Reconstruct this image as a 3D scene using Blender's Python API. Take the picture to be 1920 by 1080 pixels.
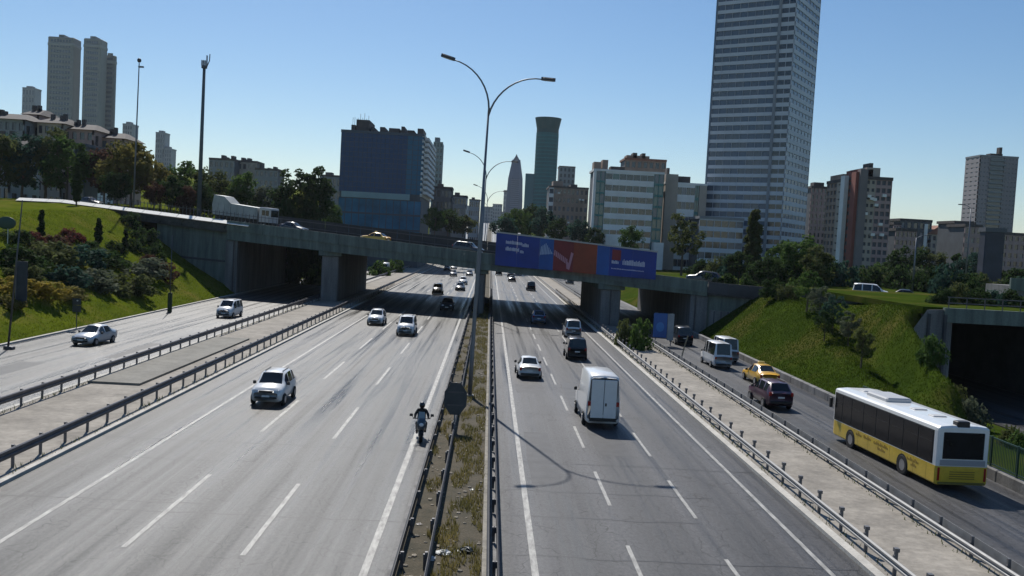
import bpy, bmesh, math, random
from mathutils import Vector, Matrix, noise
random.seed(7)
for _o in list(bpy.data.objects): bpy.data.objects.remove(_o)
SC = bpy.context.scene
COL = SC.collection
R = math.radians

# ---------------------------------------------------------------- camera
CAM_H = 12.0; FPX = 1720.0
YAW, PITCH, ROLL = 0.026073, 0.052105, R(3.1)
_fw = Vector((math.sin(YAW)*math.cos(PITCH), math.cos(YAW)*math.cos(PITCH), -math.sin(PITCH)))
_r0 = Vector((math.cos(YAW), -math.sin(YAW), 0)); _u0 = _r0.cross(_fw)
_rt = _r0*math.cos(ROLL)+_u0*math.sin(ROLL); _up = -_r0*math.sin(ROLL)+_u0*math.cos(ROLL)
cd = bpy.data.cameras.new('camera'); cam = bpy.data.objects.new('camera', cd); COL.objects.link(cam)
cam.matrix_world = Matrix(((_rt.x,_up.x,-_fw.x,0),(_rt.y,_up.y,-_fw.y,0),(_rt.z,_up.z,-_fw.z,CAM_H),(0,0,0,1)))
cd.sensor_width = 36; cd.lens = FPX/1920*36; cd.clip_end = 30000; cd.clip_start = .2
SC.camera = cam
def ray(px,py): return _fw+_rt*((px-960)/FPX)+_up*((540-py)/FPX)
def at(px,py,Y):            # the point of the place seen there that stands Y metres up the road
    d = ray(px,py); return Vector((0,0,CAM_H))+d*(Y/d.y)
def on(px,py,z=0.):         # the same on a level surface at height z
    d = ray(px,py); return Vector((0,0,CAM_H))+d*((z-CAM_H)/d.z)

# ---------------------------------------------------------------- world, sun, exposure
SUN = Vector((-.245,.945,1.0)).normalized()
w = bpy.data.worlds.new('World'); SC.world = w; w.use_nodes = True
nt = w.node_tree; bg = nt.nodes['Background']
sky = nt.nodes.new('ShaderNodeTexSky'); sky.sky_type = 'NISHITA'; sky.sun_disc = False
sky.sun_elevation = math.asin(SUN.z); sky.sun_rotation = math.atan2(SUN.x, SUN.y)
sky.air_density = 1.0; sky.dust_density = .3; sky.ozone_density = 3.2; sky.altitude = 50
hs = nt.nodes.new('ShaderNodeHueSaturation'); hs.inputs['Saturation'].default_value = 1.18
nt.links.new(sky.outputs[0], hs.inputs['Color']); nt.links.new(hs.outputs[0], bg.inputs[0]); bg.inputs[1].default_value = .092
sl = bpy.data.lights.new('sun','SUN'); sl.energy = 4.9; sl.angle = R(.53); sl.color = (1,.955,.88)
so = bpy.data.objects.new('sun', sl); COL.objects.link(so); so.rotation_euler = SUN.to_track_quat('Z','Y').to_euler(); so.location=(0,0,90)
SC.view_settings.view_transform = 'Standard'; SC.view_settings.look = 'None'; SC.view_settings.gamma = 1
SC.view_settings.exposure = 0.0; SC.view_settings.use_curve_mapping = False
SC.render.engine = 'CYCLES'; SC.cycles.max_bounces = 5; SC.cycles.diffuse_bounces = 3; SC.cycles.glossy_bounces = 3
SC.cycles.transmission_bounces = 3; SC.cycles.transparent_max_bounces = 6; SC.cycles.caustics_reflective = False; SC.cycles.caustics_refractive = False
try: SC.cycles.use_denoising = True
except Exception: pass

# ---------------------------------------------------------------- materials
MATS = {}
def M(name, col=(.5,.5,.5), rough=.6, metal=0., var=.0, scale=1., bump=0., bscale=None, spec=.5, stretch=(1,1,1), col2=None, coat=0., rvar=0., coords='Object', trans=0., fine=0.):
    if name in MATS: return MATS[name]
    m = bpy.data.materials.new(name); m.use_nodes = True; t = m.node_tree; b = t.nodes['Principled BSDF']; L = t.links.new
    b.inputs['Base Color'].default_value = (*col,1); b.inputs['Roughness'].default_value = rough; b.inputs['Metallic'].default_value = metal
    b.inputs['Specular IOR Level'].default_value = spec; b.inputs['Coat Weight'].default_value = coat; b.inputs['Coat Roughness'].default_value = .08
    if var or bump or col2 or rvar:
        tc = t.nodes.new('ShaderNodeTexCoord'); mp = t.nodes.new('ShaderNodeMapping'); L(tc.outputs[coords], mp.inputs[0]); mp.inputs['Scale'].default_value = stretch
        n = t.nodes.new('ShaderNodeTexNoise'); n.inputs['Scale'].default_value = scale; n.inputs['Detail'].default_value = 6; n.inputs['Roughness'].default_value = .62
        L(mp.outputs[0], n.inputs['Vector'])
        c2 = col2 or tuple(max(0,c*(1-var)) for c in col); c1 = col if col2 else tuple(min(1,c*(1+var)) for c in col)
        r = t.nodes.new('ShaderNodeValToRGB'); r.color_ramp.elements[0].position=.33; r.color_ramp.elements[1].position=.67
        r.color_ramp.elements[0].color=(*c2,1); r.color_ramp.elements[1].color=(*c1,1)
        L(n.outputs[0], r.inputs[0]); out = r.outputs[0]
        if fine:
            n3 = t.nodes.new('ShaderNodeTexNoise'); n3.inputs['Scale'].default_value = scale*9; n3.inputs['Detail'].default_value = 4; L(tc.outputs[coords], n3.inputs['Vector'])
            mx = t.nodes.new('ShaderNodeMix'); mx.data_type='RGBA'; mx.blend_type='OVERLAY'; mx.inputs[0].default_value = fine
            L(out, mx.inputs[6]); L(n3.outputs[0], mx.inputs[7]); out = mx.outputs[2]
        L(out, b.inputs['Base Color'])
        if rvar:
            mr = t.nodes.new('ShaderNodeMapRange'); mr.inputs['From Min'].default_value=.3; mr.inputs['From Max'].default_value=.7
            mr.inputs['To Min'].default_value=rough-rvar; mr.inputs['To Max'].default_value=rough+rvar
            L(n.outputs[0], mr.inputs[0]); L(mr.outputs[0], b.inputs['Roughness'])
        if bump:
            n2 = t.nodes.new('ShaderNodeTexNoise'); n2.inputs['Scale'].default_value = bscale or scale*4; n2.inputs['Detail'].default_value = 5
            L(tc.outputs[coords], n2.inputs['Vector']); bp = t.nodes.new('ShaderNodeBump'); bp.inputs['Strength'].default_value = bump; bp.inputs['Distance'].default_value=.1
            L(n2.outputs[0], bp.inputs['Height']); L(bp.outputs[0], b.inputs['Normal'])
    if trans:
        o = t.nodes['Material Output']; tr = t.nodes.new('ShaderNodeBsdfTranslucent'); ms = t.nodes.new('ShaderNodeMixShader'); ms.inputs[0].default_value = trans
        cn = b.inputs['Base Color']
        if cn.is_linked: L(cn.links[0].from_socket, tr.inputs[0])
        else: tr.inputs[0].default_value = (*col,1)
        L(b.outputs[0], ms.inputs[1]); L(tr.outputs[0], ms.inputs[2]); L(ms.outputs[0], o.inputs[0])
    MATS[name] = m; return m

# ---------------------------------------------------------------- mesh building
class MB:
    def __init__(s): s.v=[]; s.f=[]; s.m=[]; s.k=0
    def mat(s,k): s.k=k; return s
    def quad(s,a,b,c,d):
        i=len(s.v); s.v += [tuple(a),tuple(b),tuple(c),tuple(d)]; s.f.append((i,i+1,i+2,i+3)); s.m.append(s.k)
    def poly(s,pts):
        i=len(s.v); s.v += [tuple(p) for p in pts]; s.f.append(tuple(range(i,i+len(pts)))); s.m.append(s.k)
    def box(s,x0,x1,y0,y1,z0,z1,mx=None):
        i=len(s.v); P=[(x0,y0,z0),(x1,y0,z0),(x1,y1,z0),(x0,y1,z0),(x0,y0,z1),(x1,y0,z1),(x1,y1,z1),(x0,y1,z1)]
        if mx is not None: P=[tuple(mx@Vector(p)) for p in P]
        s.v += P
        for q in ((3,2,1,0),(4,5,6,7),(0,1,5,4),(1,2,6,5),(2,3,7,6),(3,0,4,7)): s.f.append(tuple(i+k for k in q)); s.m.append(s.k)
        return s
    def rbox(s,x0,x1,y0,y1,z0,z1,b=.05):      # a box with its upright and top edges chamfered
        rings=[]
        for z,o in ((z0,0),(z1-b,0),(z1,b)):
            c=b+o*.0
            rings.append([(x0+o+c,y0+o,z),(x1-o-c,y0+o,z),(x1-o,y0+o+c,z),(x1-o,y1-o-c,z),(x1-o-c,y1-o,z),(x0+o+c,y1-o,z),(x0+o,y1-o-c,z),(x0+o,y0+o+c,z)])
        return s.loft(rings,True,True)
    def loft(s,rings,cap=True,closed=True):
        i=len(s.v); n=len(rings[0])
        for r in rings: s.v += [tuple(p) for p in r]
        for a in range(len(rings)-1):
            for b in range(n if closed else n-1):
                c=(b+1)%n; s.f.append((i+a*n+b,i+a*n+c,i+(a+1)*n+c,i+(a+1)*n+b)); s.m.append(s.k)
        if cap and closed:
            s.f.append(tuple(i+b for b in reversed(range(n)))); s.m.append(s.k)
            k=i+(len(rings)-1)*n; s.f.append(tuple(k+b for b in range(n))); s.m.append(s.k)
        return s
    def tube(s,pts,rs,n=8,cap=True):
        pts=[Vector(p) for p in pts]
        if not isinstance(rs,(list,tuple)): rs=[rs]*len(pts)
        rings=[]
        ref=None
        for k,p in enumerate(pts):
            d=(pts[min(k+1,len(pts)-1)]-pts[max(k-1,0)]).normalized()
            if ref is None: ref = Vector((1,0,0)) if abs(d.x)<.8 else Vector((0,1,0))
            a=(ref-d*ref.dot(d)).normalized(); b=d.cross(a); ref=a
            rings.append([p+(a*math.cos(2*math.pi*j/n)+b*math.sin(2*math.pi*j/n))*rs[k] for j in range(n)])
        return s.loft(rings,cap,True)
    def sph(s,c,rx,ry,rz,n=10,m=6):
        c=Vector(c); rings=[]
        for a in range(m+1):
            t=math.pi*(a/m-.5); q=max(.02,math.cos(t))
            rings.append([(c.x+rx*q*math.cos(2*math.pi*j/n),c.y+ry*q*math.sin(2*math.pi*j/n),c.z+rz*math.sin(t)) for j in range(n)])
        return s.loft(rings)
    def mesh(s,name,smooth=False):
        me=bpy.data.meshes.new(name); me.from_pydata(s.v,[],s.f)
        if s.k or any(s.m): me.polygons.foreach_set('material_index',s.m)
        if smooth: me.polygons.foreach_set('use_smooth',[True]*len(s.f))
        me.update(); return me
    def build(s,name,mats,parent=None,smooth=False,loc=None,rot=None):
        me=s.mesh(name,smooth)
        for m in (mats if isinstance(mats,(list,tuple)) else [mats]): me.materials.append(m)
        return link(name,me,parent,loc,rot)
def link(name,me,parent=None,loc=None,rot=None,scale=None,mat=None):
    o=bpy.data.objects.new(name,me); COL.objects.link(o)
    if parent: o.parent=parent
    if loc is not None: o.location=loc
    if rot is not None: o.rotation_euler=rot if hasattr(rot,'__len__') else (0,0,rot)
    if scale is not None: o.scale=scale if hasattr(scale,'__len__') else (scale,)*3
    if mat is not None and me:
        if len(me.materials)==0: me.materials.append(mat)
        o.material_slots[0].link='OBJECT'; o.material_slots[0].material=mat
    return o
def tag(o,label=None,cat=None,group=None,kind=None):
    if label: o['label']=label
    if cat: o['category']=cat
    if group: o['group']=group
    if kind: o['kind']=kind
    return o
def thing(name,label,cat,loc=(0,0,0),rz=0,group=None):
    o=link(name,None,None,loc,rz); return tag(o,label,cat,group)
def struct(o,label=None): return tag(o,label,kind='structure')
def copy_tree(o,parent=None):
    c=o.copy(); COL.objects.link(c); c.parent=parent
    for ch in list(o.children): copy_tree(ch,c)
    return c
def smooth01(t): t=max(0.,min(1.,t)); return t*t*(3-2*t)
def lerp(a,b,t): return a+(b-a)*t
# ================================================================ THE SETTING
BM, BC = -.42, 142.0                     # the overpass runs along Y = BC + BM*X
def zf(Y):                               # the highway climbs a hill beyond the overpass
    return 30*smooth01((Y-340)/760.)+ (max(0,Y-1100)*.004)
def ztop(X): return 9.0-.066*X if X<33 else max(9.0-.066*33-(X-33)*.02,6.3)      # roadway of the overpass and of its ramps
def road_mat(name,col,lane,x0,rough=.5,spec=.35):
    """worn asphalt: streaks along the road, darker oil lane centres, polished tyre tracks, sealed cracks and stains"""
    m=bpy.data.materials.new(name); m.use_nodes=True; t=m.node_tree; L=t.links.new; b=t.nodes['Principled BSDF']; N=t.nodes.new
    tc=N('ShaderNodeTexCoord'); O=tc.outputs['Object']
    def noise_(scale,stretch=(1,1,1),detail=5,ro=.6):
        mp=N('ShaderNodeMapping'); mp.inputs['Scale'].default_value=stretch; L(O,mp.inputs[0]); n=N('ShaderNodeTexNoise'); n.inputs['Scale'].default_value=scale; n.inputs['Detail'].default_value=detail; n.inputs['Roughness'].default_value=ro; L(mp.outputs[0],n.inputs['Vector']); return n.outputs[0]
    def mth(op,a,c=None,d=None):
        q=N('ShaderNodeMath'); q.operation=op
        for i,v in enumerate((a,c,d)):
            if v is None: continue
            if isinstance(v,(int,float)): q.inputs[i].default_value=v
            else: L(v,q.inputs[i])
        return q.outputs[0]
    def rng(v,a,c,d,e):
        q=N('ShaderNodeMapRange'); q.clamp=True
        for i,k in enumerate((a,c,d,e)): q.inputs[i+1].default_value=k
        L(v,q.inputs[0]); return q.outputs[0]
    sx=N('ShaderNodeSeparateXYZ'); L(O,sx.inputs[0])
    wob=mth('MULTIPLY',mth('SUBTRACT',noise_(.05,(1,.3,1)),.5),1.2)
    ph=mth('MULTIPLY',mth('ADD',mth('SUBTRACT',sx.outputs[0],x0),wob),2*math.pi/lane)
    tracks=mth('COSINE',mth('MULTIPLY',ph,2.0))               # two tyre tracks a lane
    oil=mth('COSINE',ph)                                        # oily middle of the lane
    streak=noise_(.55,(1,.035,1),6,.65); blotch=noise_(.09,(1,.5,1),5,.6); grit=noise_(7,(1,.6,1),5,.75); long_=noise_(2.2,(1,.012,1),4,.6)
    v=mth('MULTIPLY',rng(streak,.3,.7,.72,1.25),rng(blotch,.3,.7,.82,1.16))
    v=mth('MULTIPLY',v,rng(long_,.34,.66,.62,1.34)); v=mth('MULTIPLY',v,rng(grit,.33,.67,.55,1.45))
    v=mth('MULTIPLY',v,rng(tracks,-1,1,1.10,.90)); v=mth('MULTIPLY',v,rng(oil,-1,1,.74,1.12))
    vo=N('ShaderNodeTexVoronoi'); vo.feature='DISTANCE_TO_EDGE'; mp=N('ShaderNodeMapping'); mp.inputs['Scale'].default_value=(.16,.07,1); L(O,mp.inputs[0])
    ad=N('ShaderNodeVectorMath'); ad.operation='ADD'; nn=N('ShaderNodeTexNoise'); nn.inputs['Scale'].default_value=.6; L(O,nn.inputs['Vector']); L(mp.outputs[0],ad.inputs[0]); sc=N('ShaderNodeVectorMath'); sc.operation='SCALE'; sc.inputs['Scale'].default_value=.22; L(nn.outputs['Color'],sc.inputs[0]); L(sc.outputs[0],ad.inputs[1]); L(ad.outputs[0],vo.inputs['Vector'])
    crack=rng(vo.outputs['Distance'],.004,.018,.35,1.0); v=mth('MULTIPLY',v,crack)
    stain=rng(noise_(.35,(1,.6,1),3,.5),.66,.74,1.0,.72); v=mth('MULTIPLY',v,stain)
    cm=N('ShaderNodeVectorMath'); cm.operation='SCALE'; cm.inputs[0].default_value=col; L(v,cm.inputs['Scale']); L(cm.outputs[0],b.inputs['Base Color'])
    ro=mth('ADD',rng(streak,.3,.7,-.13,.12),rng(tracks,-1,1,.07,-.06)); ro=mth('ADD',ro,rng(long_,.34,.66,-.13,.11)); L(mth('ADD',ro,rough),b.inputs['Roughness'])
    b.inputs['Specular IOR Level'].default_value=spec
    bpn=N('ShaderNodeBump'); bpn.inputs['Strength'].default_value=.35; bpn.inputs['Distance'].default_value=.05; L(noise_(40,(1,1,1),2,.6),bpn.inputs['Height']); L(bpn.outputs[0],b.inputs['Normal'])
    MATS[name]=m; return m
asphalt = road_mat('asphalt',(.058,.058,.062),3.72,2.25,.52,.32)
asphalt_pale = road_mat('asphalt_pale',(.050,.050,.050),4.45,-3.85,.45,.38)
asphalt_side = road_mat('asphalt_side',(.085,.083,.08),3.6,-28.9,.44,.45)
paint_w = M('road_paint',(.42,.41,.38),.6,col2=(.17,.165,.155),scale=5,fine=.4,stretch=(1,.25,1))
concrete = M('concrete',(.17,.167,.165),.85,var=.32,scale=.9,stretch=(1,1,.14),bump=.2,bscale=6,fine=.4)
concrete_pale = M('concrete_pale',(.46,.44,.40),.85,var=.16,scale=.8,bump=.15,bscale=8,fine=.3)
paving = M('paving',(.26,.235,.20),.9,var=.25,scale=.35,bump=.3,bscale=5,fine=.4)
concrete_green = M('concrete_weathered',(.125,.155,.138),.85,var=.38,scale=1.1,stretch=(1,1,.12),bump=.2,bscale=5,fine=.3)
concrete_dark = M('concrete_dark',(.07,.07,.075),.9,var=.25,scale=.4,bump=.2,bscale=4)  # albedo lowered to paint deeper shade under the overpass deck
steel = M('galvanised_steel',(.25,.25,.25),.6,.35,var=.15,scale=2,rvar=.1)
steel_dark = M('dark_steel',(.10,.10,.11),.5,.6,var=.2,scale=2)
def turf(name,lush,dark,dry):
    m=M(name,lush,1.,col2=dark,scale=.3,bump=.5,bscale=9,fine=.4,spec=0); t=m.node_tree; L=t.links.new; b=t.nodes['Principled BSDF']
    src=b.inputs['Base Color'].links[0].from_socket; tc=t.nodes.new('ShaderNodeTexCoord'); n=t.nodes.new('ShaderNodeTexNoise'); n.inputs['Scale'].default_value=.11; n.inputs['Detail'].default_value=8; n.inputs['Roughness'].default_value=.7; L(tc.outputs['Object'],n.inputs['Vector'])
    r=t.nodes.new('ShaderNodeValToRGB'); r.color_ramp.elements[0].position=.5; r.color_ramp.elements[1].position=.66; L(n.outputs[0],r.inputs[0])
    mx=t.nodes.new('ShaderNodeMix'); mx.data_type='RGBA'; L(r.outputs[0],mx.inputs[0]); L(src,mx.inputs[6]); mx.inputs[7].default_value=(*dry,1); L(mx.outputs[2],b.inputs['Base Color']); return m
grassm = turf('grass_ground',(.105,.130,.012),(.065,.090,.010),(.14,.125,.03))
grassm_r = turf('grass_ground_right',(.046,.070,.009),(.026,.045,.007),(.085,.078,.022))
soil = M('dry_soil',(.085,.068,.042),.95,col2=(.04,.036,.02),scale=1.3,bump=.6,bscale=10,fine=.5)
earth = M('city_ground',(.10,.10,.075),.95,col2=(.06,.07,.04),scale=.05,bump=.3,bscale=.6)

g = MB(); g.quad((-5000,-200,-3.6),(5000,-200,-3.6),(5000,7000,-3.6),(-5000,7000,-3.6)); struct(g.build('ground',earth))
YS = [15+ i*8 for i in range(0,16)]+[145+i*15 for i in range(15)]+[380+i*25 for i in range(38)]
def sheet(name,x0,x1,mat,z=0.,ys=YS,nx=1):
    b=MB(); rows=[[(lerp(x0,x1,k/nx),y,zf(y)+z) for k in range(nx+1)] for y in ys]
    b.loft(rows,False,False); b.f=[tuple(reversed(q)) for q in b.f]
    return struct(b.build(name,mat))
base_bed = sheet('road_bed',-43.6,29.7,concrete,-.05)
road_l = sheet('highway_oncoming',-20.9,-3.0,asphalt_pale,0)
road_r = sheet('highway_outbound',.95,15.1,asphalt,0)
serv_l = sheet('service_road_oncoming',-43.4,-28.9,asphalt_side,0)
serv_r = sheet('service_road_outbound',20.7,28.8,asphalt,0)
def strip(name,x0,x1,z0,z1,mat,ys=YS,parent=None):
    b=MB(); rows=[[(x0,y,zf(y)+z0),(x0,y,zf(y)+z1),(x1,y,zf(y)+z1),(x1,y,zf(y)+z0)] for y in ys]
    b.loft(rows,False,False); o=b.build(name,mat,parent)
    return o if parent else struct(o)
sep_l = strip('separator_pavement',-28.6,-21.2,-.04,.14,paving)
sep_r = strip('separator_pavement',15.5,20.4,-.04,.14,paving)
strip('kerb',-21.2,-20.9,-.04,.17,concrete_pale,parent=sep_l); strip('kerb',-28.9,-28.6,-.04,.17,concrete_pale,parent=sep_l)
strip('kerb',15.1,15.5,-.04,.17,concrete_pale,parent=sep_r); strip('kerb',20.4,20.7,-.04,.17,concrete_pale,parent=sep_r)
med = strip('median_soil',-2.7,.35,-.04,.2,soil)
strip('kerb',.3,.62,-.04,.32,M('concrete_dirty',(.24,.225,.195),.9,var=.35,scale=1.2,fine=.4),parent=med); strip('kerb',-3.0,-2.7,-.04,.24,concrete,parent=med)
# a darker slab laid on the left separator and its raised edge
b=MB(); b.box(-28.3,-24.6,66,96,.15,.3); b.build('paving_slab',M('slab',(.2,.19,.165),.9,var=.2,scale=.5,bump=.2,fine=.3),sep_l)
# kerb stones of the left verge
b=MB(); b.box(-43.75,-43.4,20,330,-.3,.16); verge=struct(b.build('verge_kerb',concrete_pale))
# pale low wall that lines the right service road
wallr = thing('roadside_wall','low concrete wall lining the right edge of the service road','wall',(29.1,0,0))
for i in range(30):
    y0=34+i*3.2
    b=MB(); b.rbox(-.22,.22,y0,y0+3.16,-.4,.62,.05); b.build('panel',concrete,wallr)

# ---- painted lines
def line(name,x,w_,y0,y1,parent,z=.009):
    ys=[y for y in YS if y0<y<y1]; ys=[y0]+ys+[y1]
    b=MB(); b.loft([[(x-w_/2,y,zf(y)+z),(x+w_/2,y,zf(y)+z)] for y in ys],False,False); b.f=[tuple(reversed(q)) for q in b.f]
    return b.build(name,paint_w,parent)
line('edge_line',2.25,.26,16,900,road_r); line('edge_line',13.6,.2,16,900,road_r)
line('edge_line',-3.85,.28,16,900,road_l); line('edge_line',-17.3,.2,16,900,road_l)
def dashes(x,w_,start,length,period,parent,yend=330):
    b=MB(); b.quad((-w_/2,0,0),(w_/2,0,0),(w_/2,length,0),(-w_/2,length,0)); me=b.mesh('lane_dash'); me.materials.append(paint_w)
    y=start
    while y<yend:
        link('lane_dash',me,parent,(x+random.uniform(-.02,.02),y,.009)); y+=period
dashes(6.15,.17,18.2,6.2,11.75,road_r); dashes(9.85,.17,16.8,6.5,11.75,road_r)
dashes(-8.42,.2,13.5,9.8,19.6,road_l); dashes(-12.85,.2,13.2,10.4,20.2,road_l)
# tar seams and repaired patches on the carriageways
# repaired patches and sealed joints on the carriageways
patch_d=M('asphalt_patch_dark',(.056,.056,.059),.6,var=.25,scale=1.2,spec=.3,fine=.5); patch_l=M('asphalt_patch_pale',(.07,.069,.068),.5,var=.25,scale=1.2,spec=.3,fine=.5); tar=M('tar_seal',(.022,.022,.024),.5)
rp=random.Random(21)
for par_,xs_,n_ in ((road_l,(-20.2,-16.2),0),(road_r,(2.6,6.4,10.1,13.9),5),(serv_r,(21.3,25.0),3),(serv_l,(-42.5,-38,-33),4)):
    for k in range(n_):
        x=rp.choice(xs_)+rp.uniform(0,.5); y=rp.uniform(30,118); w_=rp.uniform(.9,2.6); l_=rp.uniform(2.5,13)
        b=MB(); pts=[]; zp_=.0012+k*.0004
        for q_ in range(9): pts.append((x+rp.uniform(-.05,.05),y+l_*q_/8))
        b.loft([[(px_,py_,zp_),(px_+w_+rp.uniform(-.05,.05),py_,zp_)] for px_,py_ in pts],False,False); b.f=[tuple(reversed(q_)) for q_ in b.f]
        b.build('asphalt_patch',patch_d if rp.random()<.6 else patch_l,par_)
for par_,xa,xb,n_ in ((road_l,-20.8,-3.1,7),(road_r,1.0,15.0,6)):
    for k in range(n_):
        y=34+k*k*1.6+rp.uniform(0,6); x0_=xa if rp.random()<.5 else rp.uniform(xa,xb-5); x1_=xb if rp.random()<.4 else rp.uniform(x0_+3,xb)
        b=MB(); b.loft([[(lerp(x0_,x1_,q_/16),y+.25*noise.noise(Vector((q_*.4,y,k)))-.03,.0065+k*.0002),(lerp(x0_,x1_,q_/16),y+.25*noise.noise(Vector((q_*.4,y,k)))+.05,.0065+k*.0002)] for q_ in range(17)],False,False)
        b.build('sealed_crack',tar,par_)
# ---- terrain either side: grassy banks that rise to the level of the cross road
def left_h(X,Y):
    top = 12.1+(Y-131)*.045 if Y<190 else 14.75+(Y-190)*.012
    top = max(9.5,top)
    hill = max(0,-X-90)*.06*smooth01((Y-150)/200)          # the town stands on a rise
    foot=-43.8
    zz=(foot-X)*.52
    k=top+hill
    z = zz if zz<k-1.2 else k-1.2+1.2*(1-math.exp(-(zz-k+1.2)/1.2))
    return max(-.1,z)+zf(Y)*.8 + (noise.noise(Vector((X*.08,Y*.08,0)))*.5 if zz>1 else 0)
def right_h(X,Y):
    # mound beside the service road, a shallow gully, then the higher bank under the cross road
    gx = 34.2+(Y-72)*.15                                    # gully line
    gz = .9+smooth01((Y-70)/50)*5.3
    t=(X-30.0)/max(.5,gx-30.0)
    if t<=1:
        z = gz*max(0,t)**.85 + .75*math.exp(-((t-.72)/.2)**2)
    else:
        d=X-gx; pl=7.35
        z = gz-.2+(pl-gz+.2)*smooth01((d-.4)/4.3)
        if Y>112: z=max(z,gz)
    z = lerp(z, max(z, min(6.3,(X-30)*.8)), smooth01((Y-98)/22))
    # the cutting in front of the side-road underpass
    if Y<88.5:
        e=36.0+max(0,Y-72)*.262
        z=lerp(z,-1.8,smooth01((X-e)/2.6)*smooth01((88.5-Y)/1.5))
        if Y<72: z=lerp(z,-.25 if X<36 else -1.8,smooth01((72-Y)/6))
    if 80<Y<126 and 43.3<X<59: z=-3.2 if Y>87 else -1.8
    if Y>195: z = 5+(max(0,X-60)*.02)+zf(Y)*.8 if X>44 else lerp(0,5,smooth01((X-30)/14))+zf(Y)*.8
    return z + (noise.noise(Vector((X*.15,Y*.15,5)))*.25 if z>.8 else 0)
def terrain(name,xs,ys,fn,mat):
    b=MB(); nx=len(xs)
    for y in ys:
        for x in xs: b.v.append((x,y,fn(x,y)))
    for j in range(len(ys)-1):
        for i in range(nx-1):
            a=j*nx+i; b.f.append((a,a+1,a+nx+1,a+nx)); b.m.append(0)
    return struct(b.build(name,mat,None,True))
xl=[-1500,-1000,-700,-500,-400,-300,-240,-190,-150,-120,-100,-90]+[-84+i*1.25 for i in range(33)]
yl=[20+i*3 for i in range(60)]+[205+i*15 for i in range(20)]+[520+i*60 for i in range(30)]
bank_l=terrain('grass_bank_oncoming_side',xl,yl,left_h,grassm)
xr=[29.7+i*.6 for i in range(60)]+[67+i*6 for i in range(12)]+[145,170,200,260,340,450,700,1100,1600]
yr=[40+i*1.5 for i in range(70)]+[146+i*8 for i in range(9)]+[225+i*20 for i in range(14)]+[520+i*60 for i in range(30)]
bank_r=terrain('grass_bank_outbound_side',xr,yr,right_h,grassm_r)

# ---- the overpass
def bp(X,v,z): return (X,BC+BM*X+v,z)        # a point on the overpass: along it, across it, height
def bbox(b,X0,X1,v0,v1,zb,zt):               # a sheared bar that follows the overpass's slope; zb, zt are functions of X
    P=[bp(X0,v0,zb(X0)),bp(X1,v0,zb(X1)),bp(X1,v1,zb(X1)),bp(X0,v1,zb(X0)),bp(X0,v0,zt(X0)),bp(X1,v0,zt(X1)),bp(X1,v1,zt(X1)),bp(X0,v1,zt(X0))]
    i=len(b.v); b.v+=P
    for q in ((3,2,1,0),(4,5,6,7),(0,1,5,4),(1,2,6,5),(2,3,7,6),(3,0,4,7)): b.f.append(tuple(i+k for k in q)); b.m.append(b.k)
BW=47.0
zbot=lambda X: 7.15-.05*X
br = thing('overpass_bridge','long grey-green concrete road bridge crossing above the whole highway','bridge',(0,0,0))
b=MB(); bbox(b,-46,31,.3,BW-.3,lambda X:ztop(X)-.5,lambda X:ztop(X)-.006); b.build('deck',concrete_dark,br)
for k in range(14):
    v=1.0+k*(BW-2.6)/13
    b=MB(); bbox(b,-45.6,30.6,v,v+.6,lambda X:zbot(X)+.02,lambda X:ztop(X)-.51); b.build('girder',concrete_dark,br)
par=[]
for v0,v1 in ((-.15,.3),(BW-.3,BW+.15)):
    for i in range(11):
        X0=-46+i*7.0; X1=X0+6.96
        b=MB(); bbox(b,X0,X1,v0,v1,lambda X:ztop(X)-.95,lambda X:ztop(X)+.75); b.build('parapet',concrete_green,br)
b=MB(); bbox(b,-46,31,.02,.95,lambda X:zbot(X)-.05,lambda X:ztop(X)-.96); b.build('edge_beam',concrete_green,br)
b=MB(); bbox(b,-46,31,BW-.95,BW-.02,lambda X:zbot(X)-.05,lambda X:ztop(X)-.96); b.build('edge_beam',concrete_green,br)
def pier(X0,X1,v0,v1,zb=-.2,cap=True):
    b=MB(); Xm=(X0+X1)/2
    b.rbox(X0,X1,BC+BM*Xm+v0,BC+BM*Xm+v1,zb,zbot(Xm)-.75,.15); p=b.build('pier',concrete,br)
    b=MB(); b.box(X0-.5,X1+.5,BC+BM*Xm+v0-.4,BC+BM*Xm+v1+.4,zbot(Xm)-.74,zbot(Xm)+.12); b.build('pier_cap',concrete_green,p)
pier(-28.0,-25.2,1.0,37.0); pier(-1.75,-.55,1.0,44.0); pier(16.8,19.7,1.0,31.0)
# abutments with stepped wing walls
def slab(b,pts,th):                          # a wall of thickness th behind an outline on the near face of the overpass
    n=len(pts); f=[bp(X,v,z) for X,v,z in pts]; k=[bp(X,v+th,z) for X,v,z in pts]
    i=len(b.v); b.v+=f+k; b.f.append(tuple(i+j for j in range(n))); b.f.append(tuple(i+n+j for j in reversed(range(n))))
    for j in range(n): b.f.append((i+j,i+n+j,i+n+(j+1)%n,i+(j+1)%n))
    b.m+= [0]*(n+2)
b=MB(); slab(b,[(-46.2,.4,-.4),(-43.9,.4,-.4),(-43.9,.4,zbot(-44)-.1),(-46.2,.4,zbot(-46)-.1)],46); b.build('abutment',concrete,br)
b=MB(); slab(b,[(-60.5,.75,3.4),(-46.25,.75,-.4),(-46.25,.75,ztop(-46)-1.0),(-60.5,.75,ztop(-60)-1.0)],.8); wl=b.build('wing_wall',concrete_green,br)
b=MB(); slab(b,[(-57.5,.62,5.7),(-46.4,.62,5.4),(-46.4,.62,5.75),(-57.5,.62,6.05)],.1); b.build('ledge',concrete_dark,wl)
b=MB(); slab(b,[(29.0,.4,-.4),(31.2,.4,-.4),(31.2,.4,zbot(31)-.1),(29.0,.4,zbot(29)-.1)],46); b.build('abutment',concrete,br)
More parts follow.
